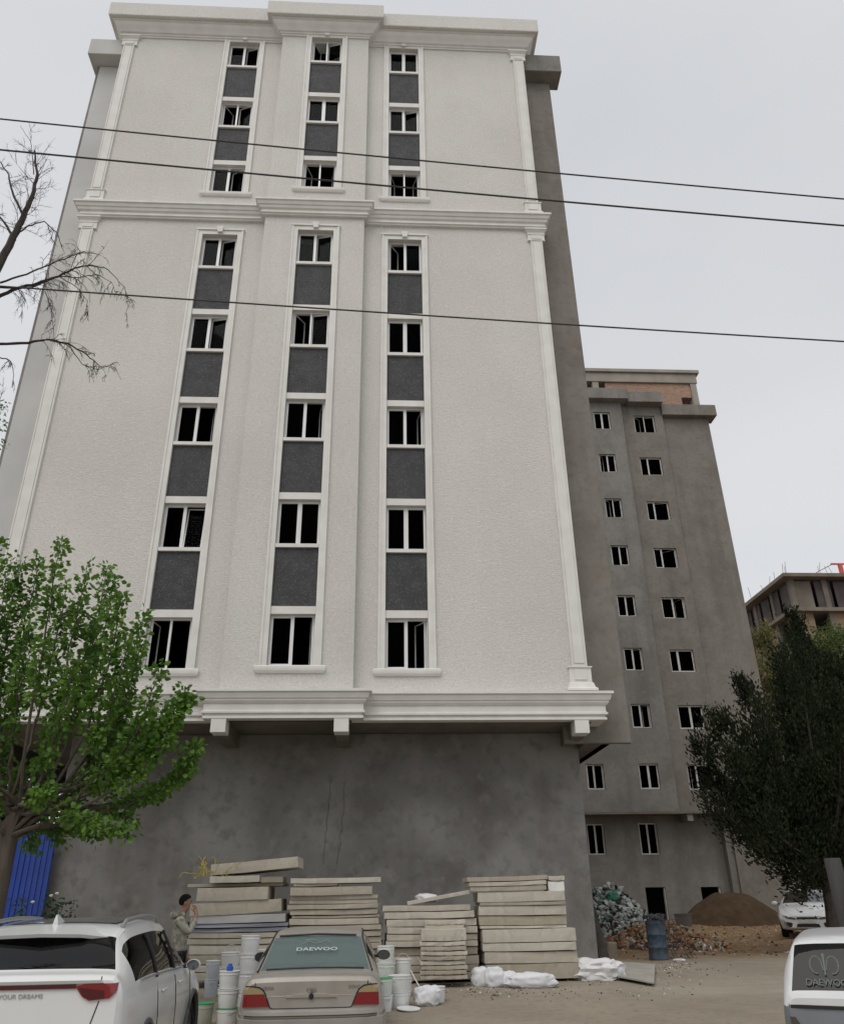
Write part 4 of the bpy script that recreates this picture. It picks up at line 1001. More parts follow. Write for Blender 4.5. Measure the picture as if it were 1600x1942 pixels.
# mixed rubble heap: pale torn bags and plaster on broken brick
def heap_pts(cx_, cy_, rx, ry, h, n, rg, top=1.0):
    o = []
    for i in range(n):
        a = rg.uniform(0, 2*math.pi); t = rg.random()**.5; x = cx_+rx*t*math.cos(a); y = cy_+ry*t*math.sin(a)
        o.append(Vector((x, y, gz(x, y)+h*max(0, 1-t**1.5)*rg.uniform(.75,1.05)*top)))
    return o
def lumps(name, pts, sizes, mats_, label, cat, seed, kind='stuff'):
    rg = random.Random(seed); tm = []
    for s_ in range(6):
        bm = bmesh.new(); bmesh.ops.create_icosphere(bm, subdivisions=1, radius=1)
        for v in bm.verts: v.co *= 1+rg.uniform(-.35,.35); v.co.z *= .7
        tm.append(([v.co.copy() for v in bm.verts], [[v.index for v in f.verts] for f in bm.faces])); bm.free()
    V, Fc, MI = [], [], []
    for p in pts:
        vs, fs = rg.choice(tm); s_ = rg.uniform(*sizes); M_ = Matrix.Translation(p) @ Matrix.Rotation(rg.uniform(0,6.3), 4, Vector((rg.gauss(0,1), rg.gauss(0,1), rg.gauss(0,1))).normalized()) @ Matrix.Diagonal((s_*rg.uniform(.7,1.5), s_*rg.uniform(.7,1.3), s_*rg.uniform(.5,1), 1))
        b0 = len(V); V += [tuple(M_ @ v) for v in vs]; Fc += [tuple(i+b0 for i in f) for f in fs]; MI += [rg.choices(range(len(mats_)), [m_[1] for m_ in mats_])[0]]*len(fs)
    me = bpy.data.meshes.new(name); me.from_pydata(V, [], Fc)
    for m_ in mats_: me.materials.append(m_[0])
    me.polygons.foreach_set('material_index', MI)
    o = link_mesh(name, me, None); tagit(o, label, cat, kind=kind); return o
rg = random.Random(9)
RW = mat('pale_torn_bag', (.46,.48,.46), (.60,.61,.59), scale=6, rough=.8); RG = mat('green_mesh_bag', (.10,.24,.18), (.22,.33,.27), scale=4, rough=.8); RK = mat('dark_debris', (.06,.055,.05), rough=.95)
RGW = mat('greenish_plaster', (.27,.31,.27), (.38,.40,.36), scale=5, rough=.9)
BRK = mat('broken_brick', (.33,.17,.09), (.26,.14,.08), scale=5, rough=.95); BRK2 = mat('buff_rubble', (.36,.29,.20), (.28,.22,.15), scale=5, rough=.95)
hc = gpt_Y(1170, 27.0)
lumps('rubble_heap', heap_pts(hc.x-.2, 27.0, 1.75, 1.3, 1.75, 3600, rg), (.025,.10), [(RW,5),(RGW,3),(RG,1),(RK,2.5)], 'heap of pale torn bags and green scraps behind the building corner', 'rubble', 10)
lumps('brick_rubble', heap_pts(hc.x+.75, 25.7, 2.1, 1.0, .68, 1100, rg), (.03,.085), [(BRK,5),(BRK2,4),(RW,.6),(RK,1)], 'spill of broken orange brick in front of the pale rubble heap', 'rubble', 11)
g = at(1160, 1700, 25.75); crumple('green_bag', (g.x, 25.7, g.z-.1), (.3,.2,.22), mat('teal_bag', (.04,.20,.135), (.06,.26,.18), scale=5, rough=.6), 'teal green bag on the pale rubble heap', 'bag', 13, 4, .4, 2.5)
# soil core under the rubble so that nothing floats
def mound(name, cx_, cy_, rx, ry, h, mt, label, cat, flat=.0, seed=1, kind='structure'):
    n, m_ = 40, 16; V, Fc = [], []
    off = Vector((seed*3.1, 7, 2))
    for j in range(m_+1):
        t = j/m_
        for i in range(n):
            a = 2*math.pi*i/n; rr = t*(1+.12*mnoise.noise(Vector((math.cos(a)*1.5, math.sin(a)*1.5, seed))))
            x = cx_+rx*rr*math.cos(a); y = cy_+ry*rr*math.sin(a)
            hh = h*(1-max(0, (t-flat)/(1-flat))**1.25) * (1+.10*mnoise.noise(Vector((x*1.3, y*1.3, seed))))
            V.append((x, y, gz(x, y)-.06*t+hh))
    for j in range(m_):
        for i in range(n): i2 = (i+1) % n; Fc.append((j*n+i, (j+1)*n+i, (j+1)*n+i2, j*n+i2))
    me = bpy.data.meshes.new(name); me.from_pydata(V, [], Fc); me.polygons.foreach_set('use_smooth', [True]*len(Fc)); me.validate()
    o = link_mesh(name, me, mt); tagit(o, label, cat, kind=kind); return o
SOILM = mat('brown_heap_soil', (.088,.058,.036), (.066,.044,.028), scale=3, rough=1.0, bump=.6, bscale=12, spec=.1)
mound('rubble_mound', hc.x-.2, 27.0, 1.8, 1.35, 1.35, mat('rubble_fines', (.17,.135,.10), (.12,.10,.08), scale=4, rough=1), 'mound of fines under the pale rubble heap', 'mound', 0, 3)
sc_ = gpt_Y(1392, 39.0)
mound('earth_mound', sc_.x, 39.0, 2.75, 1.9, 1.28, SOILM, 'flat-topped brown earth heap before the grey building', 'earth heap', .22, 5)
lumps('soil_clods', [Vector((x, y, gz(x,y)+.01)) for x, y in [(rg.uniform(5.6, 21), rg.uniform(22, 38)) for i in range(1500)]], (.015,.06), [(BRK2,4),(BRK,2),(RK,2),(RW,.5)], 'clods and chips scattered over the orange earth', 'clods', 14)
lumps('street_litter', [Vector((x, y, gz(x,y)+.004)) for x, y in [(gpt(rg.uniform(700,1330), rg.uniform(1850,1900))[:2]) for i in range(260)]] + [Vector((x, y, gz(x,y)+.004)) for x, y in [(gpt(rg.gauss(950,60), rg.gauss(1880,6))[:2]) for i in range(160)]] + [Vector((x, y, gz(x,y)+.004)) for x, y in [(gpt(rg.gauss(1255,50), rg.gauss(1838,8))[:2]) for i in range(260)]], (.005,.022), [(RW,1.5),(BRK2,4),(RK,4),(PLAST,.5)], 'chips and litter strewn over the dusty street', 'litter', 15)
g = gpt_Y(1296, 36.5); b = MB(); b.sm = True; b.lathe([(.26,0),(.30,.02),(.34,.45),(.36,.46),(.36,.5),(.31,.5),(.28,.06)], 22, cap=False); b.lathe([(.01,.03),(.29,.03)], 22, cap=False)
o = b.build('grey_tub', mat('grey_tub_plastic', (.11,.105,.10), rough=.7)); o.location = tuple(g+Vector((0,0,-.02))); tagit(o, 'dark grey tub left of the brown earth heap', 'tub')
# blue drum with tangled wire, mesh bundle beside it
g = gpt(1256, 1822); DB_ = g.y; hz = at(1256, 1748, DB_).z-g.z; wd = (at(1275,1780,DB_)-at(1238,1780,DB_)).x/2
BDR = mat('blue_drum_paint', (.02,.05,.085), (.028,.065,.10), scale=3, rough=.55, bump=.2, bscale=10, c3=(.16,.10,.07), scale3=9, amt3=.35)
dr = thing('steel_drum', 'blue steel drum standing on the dirt under a tangle of black wire', 'drum', (g.x, g.y+wd, g.z-.01))
b = MB(); b.sm = True; h = hz
b.lathe([(wd*.93,0),(wd,.02),(wd,.045),(wd*.965,.06),(wd*.965,h*.31),(wd*1.0,h*.325),(wd*1.0,h*.345),(wd*.965,h*.36),(wd*.965,h*.64),(wd*1.0,h*.655),(wd*1.0,h*.675),(wd*.965,h*.69),(wd*.965,h-.05),(wd,h-.035),(wd,h-.01),(wd*.95,h)], 28); b.build('body', BDR, dr)
b = MB(); b.sm = True; b.lathe([(wd*.94,h+.001),(wd*.955,h+.02),(wd*.9,h+.025)], 28); b.build('rim', BDR, dr)
b = MB(); rg = random.Random(6)
for i in range(22):
    r_ = wd*rg.uniform(.5,1.15); a0 = rg.uniform(0,6.3); pts = []
    for k in range(11):
        a = a0+k*.42; pts.append(Vector((g.x+r_*math.cos(a), g.y+wd+r_*math.sin(a), g.z+h+.03+rg.uniform(0,.13)+.02*math.sin(a*2+i))))
    b.tube(pts, .008, 4, False)
o = b.build('wire_tangle', mat('black_wire', (.025,.024,.026), (.10,.10,.11), scale=20, rough=.5)); tagit(o, 'tangle of black wire lying on top of the blue drum', 'wire')
b = MB()
mo = Vector((g.x+wd+.22, g.y+wd*.6, g.z))
def mp3(u, v): return mo + Vector((-.16+.62*u*1.0+.02*math.sin(v*9), .05+.35*v*.4, 0)) + Vector((-.33*v, .12*v, .85*v))
for i in range(8): b.tube([mp3(i/7, k/6)+Vector((rg.gauss(0,.012), rg.gauss(0,.012), 0)) for k in range(7)], .007, 4, False)
for k in range(9): b.tube([mp3(i/6, k/8)+Vector((0, rg.gauss(0,.015), rg.gauss(0,.012))) for i in range(7)], .007, 4, False)
for k in range(9): p = mp3(rg.random(), .02); b.tube([p, mp3(rg.random(), rg.uniform(.6,1))+Vector((0,-.06,0))], .008, 4, False)
o = b.build('rebar_mesh', mat('dark_rebar', (.06,.05,.045), (.10,.075,.06), scale=9, rough=.85)); tagit(o, 'bent dark rebar mesh propped against the right side of the blue drum', 'rebar mesh')
g2 = gpt(1288, 1824); crumple('paper_scrap', tuple(g2), (.26,.18,.06), PLAST, 'white scrap lying on the dirt right of the blue drum', 'scrap', 61, 3, .4)
# ------------------------------------------------------------------ cars
def pchip(ts, ys, t):
    n = len(ts); i = min(n-2, max(0, int(np.searchsorted(ts, t, 'right')-1)))
    h = np.diff(ts); d = np.diff(ys)/h
    def slope(k):
        if k == 0: return d[0]
        if k == n-1: return d[-1]
        if d[k-1]*d[k] <= 0: return 0.0
        return 2*d[k-1]*d[k]/(d[k-1]+d[k])
    u = (t-ts[i])/h[i]; m0, m1 = slope(i)*h[i], slope(i+1)*h[i]
    return (2*u**3-3*u**2+1)*ys[i]+(u**3-2*u**2+u)*m0+(-2*u**3+3*u**2)*ys[i+1]+(u**3-u**2)*m1
KEYS = ('s','zb','ws','wm','zm','wb','zl','wr','zr','zc')
NSIDE = 8                                   # rows between belt and roof edge
def section(p):
    s_, zb, ws, wm, zm, wb_, zl, wr_, zr, zc = p
    pts = [(0, zb), (ws*.86, zb), (ws*.97, zb+.035), (ws, zb+.09), (wm*.35+ws*.65, zb*.55+zm*.45), (wm*.995, zm*.97), (wm, zm), (wm*.992, zm+(zl-zm)*.35), (wm*.45+wb_*.55, zm+(zl-zm)*.75), (wb_, zl)]
    for k in range(1, NSIDE+1):
        t = k/NSIDE; tall = max(0, zr-zl)
        pts.append((wb_+(wr_-wb_)*t + .045*min(1, tall/.4)*math.sin(math.pi*t)*.8, zl+(zr-zl)*t))
    pts += [(wr_*.965, zr+(zc-zr)*.38), (wr_*.90, zr+(zc-zr)*.60), (wr_*.70, zr+(zc-zr)*.82), (wr_*.36, zr+(zc-zr)*.96), (0, zc)]
    return pts
IB = 9; IR = 9+NSIDE                         # indices of belt and roof edge
def car_shell(keys, sub, classify, wheels, wr_):
    """closed loft, wheel wells cut out; returns {material index: mesh}"""
    K = np.array(keys, float); ts = np.arange(len(keys), dtype=float); T = []
    for i in range(len(keys)-1): T += [i+k/sub[i] for k in range(sub[i])]
    T.append(len(keys)-1.0)
    secs = [[pchip(ts, K[:, c], t) for c in range(K.shape[1])] for t in T]
    V, Fc, MI = [], [], []; half = [section(s_) for s_ in secs]; n = len(half[0]); ring = 2*n-2
    for s_, h in zip(secs, half):
        full = [(x, s_[0], z) for x, z in h] + [(-x, s_[0], z) for x, z in h[-2:0:-1]]
        V += full
    for i in range(len(T)-1):
        tm = (T[i]+T[i+1])/2
        for j in range(ring):
            j2 = (j+1) % ring; jj = j if j < n-1 else ring-1-j
            Fc.append((i*ring+j, (i+1)*ring+j, (i+1)*ring+j2, i*ring+j2)); MI.append(classify(tm, jj))
    for base, flip in ((0, True), ((len(T)-1)*ring, False)):
        for j in range(n-1):
            a, b_, c, d = j, j+1, (ring-j-1) % ring, (ring-j) % ring
            if j == 0: f = (0, 1, ring-1)
            elif j == n-2: f = (j, n-1, ring-j)
            else: f = (a, b_, c, d)
            f = tuple(base+q for q in f); Fc.append(f if not flip else f[::-1]); MI.append(0)
    me = bpy.data.meshes.new('car_tmp'); me.from_pydata(V, [], Fc)
    for k in range(4): me.materials.append(BLACKP)
    me.polygons.foreach_set('material_index', MI); me.validate()
    bm = bmesh.new(); bm.from_mesh(me); bmesh.ops.remove_doubles(bm, verts=bm.verts[:], dist=1e-4); bmesh.ops.recalc_face_normals(bm, faces=bm.faces[:]); bm.to_mesh(me); bm.free()
    to = bpy.data.objects.new('car_tmp', me); COL.objects.link(to); cut = []
    for (y, z, x0, x1) in wheels:
        for sx in (-1, 1):
            c = MB().lathe([(wr_, min(sx*x0, sx*x1)), (wr_, max(sx*x0, sx*x1))], 36, (0, y, z), 'x').mesh('cut', fixn=True)
            for k in range(4): c.materials.append(BLACKP)
            c.polygons.foreach_set('material_index', [3]*len(c.polygons))
            co_ = bpy.data.objects.new('cut', c); COL.objects.link(co_); cut.append(co_)
            md = to.modifiers.new('b', 'BOOLEAN'); md.operation = 'DIFFERENCE'; md.solver = 'EXACT'; md.object = co_
    dg = bpy.context.evaluated_depsgraph_get(); dg.update()
    ev = bpy.data.meshes.new_from_object(to.evaluated_get(dg))
    for o in cut+[to]: bpy.data.objects.remove(o)
    res = {}
    for k in range(4):
        bm = bmesh.new(); bm.from_mesh(ev); bmesh.ops.delete(bm, geom=[f for f in bm.faces if f.material_index != k], context='FACES')
        if len(bm.faces):
            m_ = bpy.data.meshes.new('part'); bm.to_mesh(m_); m_.materials.clear()
            m_.polygons.foreach_set('material_index', [0]*len(m_.polygons)); m_.polygons.foreach_set('use_smooth', [True]*len(m_.polygons)); m_.set_sharp_from_angle(angle=R(32)); res[k] = m_
        bm.free()
    return res, secs, T
def split_mesh(me, pred_list):
    """split a mesh by predicates on face centre; returns list of meshes"""
    out_ = []
    for pr_ in pred_list:
        bm = bmesh.new(); bm.from_mesh(me); bmesh.ops.delete(bm, geom=[f for f in bm.faces if not pr_(f.calc_center_median())], context='FACES')
        m_ = bpy.data.meshes.new('part'); bm.to_mesh(m_); bm.free(); m_.polygons.foreach_set('use_smooth', [True]*len(m_.polygons)); out_.append(m_)
    return out_
ALLOY = mat('alloy_rim', (.38,.38,.39), rough=.35, metal=.8); CHROME = mat('chrome_trim', (.7,.7,.7), rough=.12, metal=1.0)
RED_L = mat('red_lamp', (.20,.012,.016), rough=.15, spec=.5, coat=.4); RED_D = mat('dark_red_lamp', (.07,.006,.009), rough=.15, spec=.5, coat=.5); AMBER = mat('amber_clear_lamp', (.32,.25,.13), rough=.2, coat=.3)
CGLASS = glassmat('car_glass', (.10,.105,.11), 1.0); CGLASS2 = glassmat('tinted_green_glass', (.30,.38,.37), 1.6, diff=(.20,.27,.26), damt=.50)
SEATM = mat('dark_cabin', (.03,.03,.03), (.05,.05,.05), scale=5, rough=.9)
TYRE = RUBBER; MIRG = mat('mirror_glass', (.16,.17,.18), rough=.08, metal=.9)
def wheel(parent, x, y, r_, w_, spokes=5, rim=ALLOY):
    sx = 1 if x > 0 else -1; c = (x, y, r_); b = MB(); b.sm = True
    o_ = lambda d: d*sx
    b.lathe([(r_*.66, o_(-w_/2)), (r_*.93, o_(-w_/2)), (r_, o_(-w_*.36)), (r_, o_(w_*.36)), (r_*.93, o_(w_/2)), (r_*.66, o_(w_/2))], 32, c, 'x', cap=False)
    t = b.build('wheel', TYRE, parent)
    b = MB(); b.sm = True
    b.lathe([(r_*.66, o_(-w_/2)), (r_*.66, o_(w_*.46)), (r_*.60, o_(w_*.44)), (r_*.58, o_(-w_*.1))], 32, c, 'x', cap=False)
    b.lathe([(r_*.14, o_(w_*.10)), (r_*.16, o_(w_*.34)), (r_*.08, o_(w_*.37))], 16, c, 'x')
    for k in range(spokes):
        a = 2*math.pi*k/spokes+.3; d = Vector((0, math.cos(a), math.sin(a))); n_ = Vector((0, -math.sin(a), math.cos(a)))
        b.obox(Vector(c)+Vector((o_(w_*.28), 0, 0))+d*r_*.37, d*r_*.24, n_*r_*.075, Vector((w_*.05, 0, 0)))
    b.build('rim', rim, t)
    b = MB(); b.lathe([(r_*.42, o_(-w_*.12)), (r_*.42, o_(-w_*.05))], 20, c, 'x'); b.build('brake_disc', BLACKP, t)
def text_mesh(s_, size, ext=.002):
    cu = bpy.data.curves.new('txt', 'FONT'); cu.body = s_; cu.size = size; cu.extrude = ext; cu.align_x = 'CENTER'; cu.align_y = 'CENTER'
    o = bpy.data.objects.new('txt', cu); COL.objects.link(o); dg = bpy.context.evaluated_depsgraph_get(); dg.update()
    me = bpy.data.meshes.new_from_object(o.evaluated_get(dg)); bpy.data.objects.remove(o); me.materials.clear(); return me
def surf_y(secs, T, x, z, front=False):
    """rear (or front) surface: smallest y at which the loft covers the point (x, z)"""
    best = None
    for s_ in secs:
        h = section(s_); inside = False
        P_ = [(a, b_) for a, b_ in h]
        zs = [q[1] for q in P_]
        # width of the section at height z
        for k in range(len(P_)-1):
            (x0, z0), (x1, z1) = P_[k], P_[k+1]
            if min(z0, z1) <= z <= max(z0, z1) and abs(z1-z0) > 1e-6:
                xx = x0+(x1-x0)*(z-z0)/(z1-z0)
                if xx >= abs(x)-1e-6: inside = True
        if inside:
            if best is None or (s_[0] < best if not front else s_[0] > best): best = s_[0]
    return best if best is not None else (secs[0][0] if not front else secs[-1][0])
def rear_patch(secs, T, poly, th=.012, nseg=10, sink=.03, front=False):
    """a panel with outline poly (x, z) that follows the curved tail of the car"""
    # grid clip: fan-triangulated dense outline rows
    zs = sorted({z for _, z in poly}); z0, z1 = min(zs), max(zs); rows_ = []
    for i in range(nseg+1):
        z = z0+(z1-z0)*(i/nseg); z = min(max(z, z0+1e-4), z1-1e-4); xs = []
        for k in range(len(poly)):
            (xa, za), (xb, zb) = poly[k], poly[(k+1) % len(poly)]
            if (za-z)*(zb-z) < 0: xs.append(xa+(xb-xa)*(z-za)/(zb-za))
        if len(xs) >= 2: rows_.append((z, min(xs), max(xs)))
    V, Fc = [], []; m_ = 10; sg = 1 if front else -1
    for z, a, c in rows_:
        for k in range(m_+1):
            x = a+(c-a)*k/m_; y = surf_y(secs, T, x, z, front); V.append((x, y+sg*th, z))
    nb = len(V); V += [(x, y-sg*(th+sink), z) for x, y, z in V]; nr_ = len(rows_)
    for i in range(nr_-1):
        for k in range(m_):
            a = i*(m_+1)+k; Fc.append((a, a+1, a+m_+2, a+m_+1)); Fc.append((nb+a, nb+a+m_+1, nb+a+m_+2, nb+a+1))
    edge = [k for k in range(m_+1)] + [i*(m_+1)+m_ for i in range(1, nr_)] + [(nr_-1)*(m_+1)+k for k in range(m_-1, -1, -1)] + [i*(m_+1) for i in range(nr_-2, 0, -1)]
    for i in range(len(edge)): a, c = edge[i], edge[(i+1) % len(edge)]; Fc.append((a, nb+a, nb+c, c))
    b = MB(); b.add(V, Fc); b.sm = True; return b
def seam(secs, T, pts, r_=.004, front=False):
    P_ = []
    for (x0, z0), (x1, z1) in zip(pts, pts[1:]):
        for k in range(6):
            t = k/6; x, z = x0+(x1-x0)*t, z0+(z1-z0)*t; P_.append((x, surf_y(secs, T, x, z, front)-(.001 if not front else -.001), z))
    x, z = pts[-1]; P_.append((x, surf_y(secs, T, x, z, front)-.001, z))
    return MB().tube(P_, r_, 5)
def cabin(parent, y0, y1, zb, zt, w_):
    """seats, so that the glass has something behind it"""
    for y in (y0, y1):
        for x in (-w_*.5, w_*.5):
            b = MB(); b.sm = True; b.box(x-.24, x+.24, y-.06, y+.06, zb, zt-.18); b.box(x-.12, x+.12, y-.05, y+.05, zt-.15, zt); b.box(x-.24, x+.24, y+.061, y+.5, zb, zb+.12)
            b.build('seat', SEATM, parent, bevel=.03)
def std_body(car, res, paint, glass_rear, glass_side, ymid, yfront):
    bo = link_mesh('body', res[0], paint, car)
    if 3 in res: link_mesh('wheel_well', res[3], BLACKP, car)
    if 1 in res:
        rear, frt = split_mesh(res[1], [lambda c: c.y < ymid, lambda c: c.y >= ymid])
        link_mesh('rear_window', rear, glass_rear, car); link_mesh('windscreen', frt, CGLASS, car)
    if 2 in res:
        for a, c in split_y(res[2]):
            l_, r2 = split_mesh(res[2], [lambda q: q.x < 0 and a <= q.y < c, lambda q: q.x > 0 and a <= q.y < c])
            for m_ in (l_, r2):
                if len(m_.polygons): link_mesh('side_window', m_, glass_side, car)
    return bo
def split_y(me):
    ys = sorted(p.center.y for p in me.polygons); cuts = [ys[0]-.01]
    for a, b_ in zip(ys, ys[1:]):
        if b_-a > .085: cuts.append((a+b_)/2)
    cuts.append(ys[-1]+.01); return list(zip(cuts, cuts[1:]))
def mirror_unit(parent, x, y, z, w_, h_, body, s_):
    b = MB(); b.sm = True; b.lathe([(.01,-.09),(.06,-.075),(.085,-.03),(.09,.02),(.085,.045)], 14, (0,0,0), 'y'); b.v = [(x+s_*w_*.55+vx*w_/.18, y-vy, z+vz*h_/.18) for vx, vy, vz in b.v]
    o = b.build('mirror', body, parent)
    b = MB(); b.lathe([(.001,.0),(.078,.0),(.078,.006)], 14, (0,0,0), 'y'); b.v = [(x+s_*w_*.55+vx*w_/.18, y-.047-vy, z+vz*h_/.18) for vx, vy, vz in b.v]; b.build('mirror_glass', MIRG, o)
    MB().box(min(x-s_*.05, x+s_*w_*.2), max(x-s_*.05, x+s_*w_*.2), y-.01, y+.04, z-.035, z+.0).build('mirror_arm', BLACKP, o)

# ---------------- beige sedan in the middle, seen from behind
NEX = mat('dusty_silver_paint', (.37,.345,.31), (.30,.275,.24), scale=2.5, rough=.48, metal=.25, spec=.4, coat=.1)
NEXB = mat('dusty_bumper_paint', (.38,.365,.34), (.31,.295,.27), scale=3, rough=.5, metal=.3)
kx = [  # s, zb, ws, wm, zm, wb, zl, wr, zr, zc
 (0.00,.42,.73,.775,.60,.75,.875,.68,.935,.955),
 (0.045,.35,.765,.81,.60,.775,.905,.70,.98,1.005),
 (0.25,.30,.775,.83,.60,.785,.915,.70,.982,1.007),
 (0.70,.26,.78,.835,.60,.79,.925,.70,.975,1.0),
 (1.28,.24,.78,.84,.60,.79,.93,.575,1.315,1.352),
 (1.90,.23,.78,.84,.60,.79,.93,.585,1.345,1.392),
 (2.70,.23,.78,.84,.60,.79,.92,.575,1.325,1.375),
 (3.38,.24,.78,.83,.60,.775,.90,.69,.945,.985),
 (4.20,.26,.75,.81,.56,.75,.74,.62,.80,.84),
 (4.42,.34,.68,.74,.52,.68,.62,.54,.67,.69)]
def cls_n(t, j):
    if 3.10 < t < 3.93 and IR+1 <= j: return 1
    if 6.05 < t < 6.93 and IR+1 <= j: return 1
    if IB+1 <= j < IR-1 and (3.62 < t < 4.02 or 4.10 < t < 5.10 or 5.20 < t < 6.30): return 2
    return 0
res, sec, T = car_shell(kx, (8,6,5,12,10,10,12,8,5), cls_n, [(.80,.29,.52,.95), (3.32,.29,.52,.95)], .33)
nx_c = gpt_Y(600, 10.25)
NY = 10.7
sedan = thing('sedan_car', 'beige silver sedan parked tail towards the street in front of the board stacks', 'car', (at(590, 1900, NY).x, NY, .0), R(1.2))
sedan.rotation_euler = (R(1.6), 0, R(1.2))
bo = std_body(sedan, res, NEX, CGLASS2, CGLASS, 2.2, 3)
# tail lamps: amber over red, with a black gasket line
for s_ in (-1, 1):
    up = [(.765,.838),(.765,.905),(.67,.905),(.60,.892),(.555,.865),(.535,.838)]; dn = [(.775,.715),(.768,.835),(.533,.835),(.475,.715)]
    if s_ > 0: up = up; dn = dn
    o = rear_patch(sec, T, [(x*s_, z) for x, z in dn], .020).build('tail_lamp', RED_L, sedan)
    rear_patch(sec, T, [(x*s_, z) for x, z in up], .020).build('indicator_lamp', AMBER, o)
    seam(sec, T, [(.463*s_,.70),(.522*s_,.835),(.545*s_,.872),(.595*s_,.903),(.67*s_,.915),(.75*s_,.915)], .008).build('lamp_gasket', BLACKP, o)
    seam(sec, T, [(.640*s_,.915),(.645*s_,.952)], .006).build('boot_seam', BLACKP, bo)
seam(sec, T, [(-.463,.70),(-.43,.69),(.43,.69),(.463,.70)], .006).build('boot_seam', BLACKP, bo)
seam(sec, T, [(-.52,.805),(-.3,.812),(.3,.812),(.52,.805)], .004).build('boot_crease', NEXB, bo)
rear_patch(sec, T, [(-.29,.795),(-.2,.822),(0,.832),(.2,.822),(.29,.795),(.2,.805),(0,.810),(-.2,.805)], .016).build('boot_handle', CHROME, sedan)
y0 = surf_y(sec, T, 0, .80)
b = MB(); b.sm = True; b.lathe([(.03,-.022),(.03,0)], 16, (0,y0,.806), 'y'); b.lathe([(.016,-.026),(.016,-.0221)], 12, (0,y0,.806), 'y'); b.build('boot_lock', BLACKP, sedan)
BADGE = mat('badge_grey', (.25,.22,.18), rough=.4, metal=.5)
for tx, x, z, sz in (('NEXIA', -.50, .893, .05), ('DONC', .49, .893, .045)):
    me = text_mesh(tx, sz); o = link_mesh('badge', me, BADGE, sedan); o.location = (x, surf_y(sec, T, x, z)-.004, z); o.rotation_euler = (R(90), 0, 0)
b = MB(); b.tube([(-.045,0,.02),(-.05,0,-.005),(-.02,0,-.022),(0,0,-.025),(.02,0,-.022),(.05,0,-.005),(.045,0,.02)], .005, 5); b.tube([(0,0,-.024),(0,0,.024)], .005, 5); b.tube([(-.006,0,-.02),(-.024,0,.018)], .004, 5); b.tube([(.006,0,-.02),(.024,0,.018)], .004, 5)
o = b.build('emblem', BADGE, sedan); o.location = (0, surf_y(sec, T, 0, .865)-.006, .868)
# bumper wraps the tail
path_b = [(-.80,.80),(-.80,.25),(-.76,.06),(-.62,-.03),(-.3,-.06),(.3,-.06),(.62,-.03),(.76,.06),(.80,.25),(.80,.80)]
b = MB(); b.sm = True; b.sweep([(x, y+.0) for x, y in path_b], [(-.06,.685),(.02,.685),(.05,.67),(.055,.635),(.03,.625),(.03,.605),(.065,.595),(.06,.40),(.02,.28),(-.06,.27)]); b.build('bumper', NEXB, sedan)
b = MB(); b.sweep(path_b, [(.031,.623),(.048,.623),(.048,.607),(.031,.607)]); b.build('bumper_strip', BADGE, sedan)
MB().box(-.26,.26,-.128,-.1255,.43,.54).build('number_plate', mat('plate_white', (.6,.6,.58), (.5,.5,.47), scale=8, rough=.5), sedan, bevel=.004)
me = text_mesh('DAEWOO', .085); STK = mat('window_sticker', (.50,.57,.55), rough=.5)
# rear glass plane: text lies on the slope
ya, za = 0.98, 1.185
o = link_mesh('window_sticker', me, STK, sedan); sl = math.atan2(1.352-1.015, 1.28-.70); o.location = (0, ya-.012, za+.022); o.rotation_euler = (sl, 0, 0); o.scale = (1.35, 1, 1)
b = MB(); b.tube([(-.2,0,-.02),(-.12,0,.02),(0,0,-.01),(.12,0,.03),(.18,0,.0)], .003, 4); b.tube([(-.16,0,.03),(-.03,0,.04),(.05,0,.0)], .003, 4); o = b.build('window_sticker', mat('faint_sticker', (.27,.34,.33), rough=.6), sedan); o.location = (0, ya+.10, za+.088)
cabin(sedan, 1.75, 2.55, .35, 1.12, .75)
b = MB().box(-.62,.62,1.02,1.5,.72,.86); b.build('parcel_shelf', SEATM, sedan)
for s_ in (-1, 1):
    for y in (.80, 3.32): wheel(sedan, s_*.72, y, .285, .18, 6)
    mirror_unit(sedan, s_*.80, 3.02, .96, .20, .135, BLACKP, s_)
    # rubber rails along the cabin
    pts = [(s_*.705, .68, 1.0)] + [(s_*(pchip(np.arange(10.), np.array([k[7] for k in kx]), t)+.004), pchip(np.arange(10.), np.array([k[0] for k in kx]), t), pchip(np.arange(10.), np.array([k[8] for k in kx]), t)+.008) for t in [3.05+i*.13 for i in range(31)]]
    MB().tube(pts, .009, 5).build('roof_gutter', BLACKP, sedan)
g_ = [k for k in kx]
b = MB(); b.tube([(-.60,.735,1.012),(-.3,.715,1.022),(0,.71,1.026),(.3,.715,1.022),(.60,.735,1.012)], .010, 5); b.tube([(-.5,1.22,1.345),(0,1.225,1.362),(.5,1.22,1.345)], .012, 5); b.build('window_gasket', BLACKP, sedan)

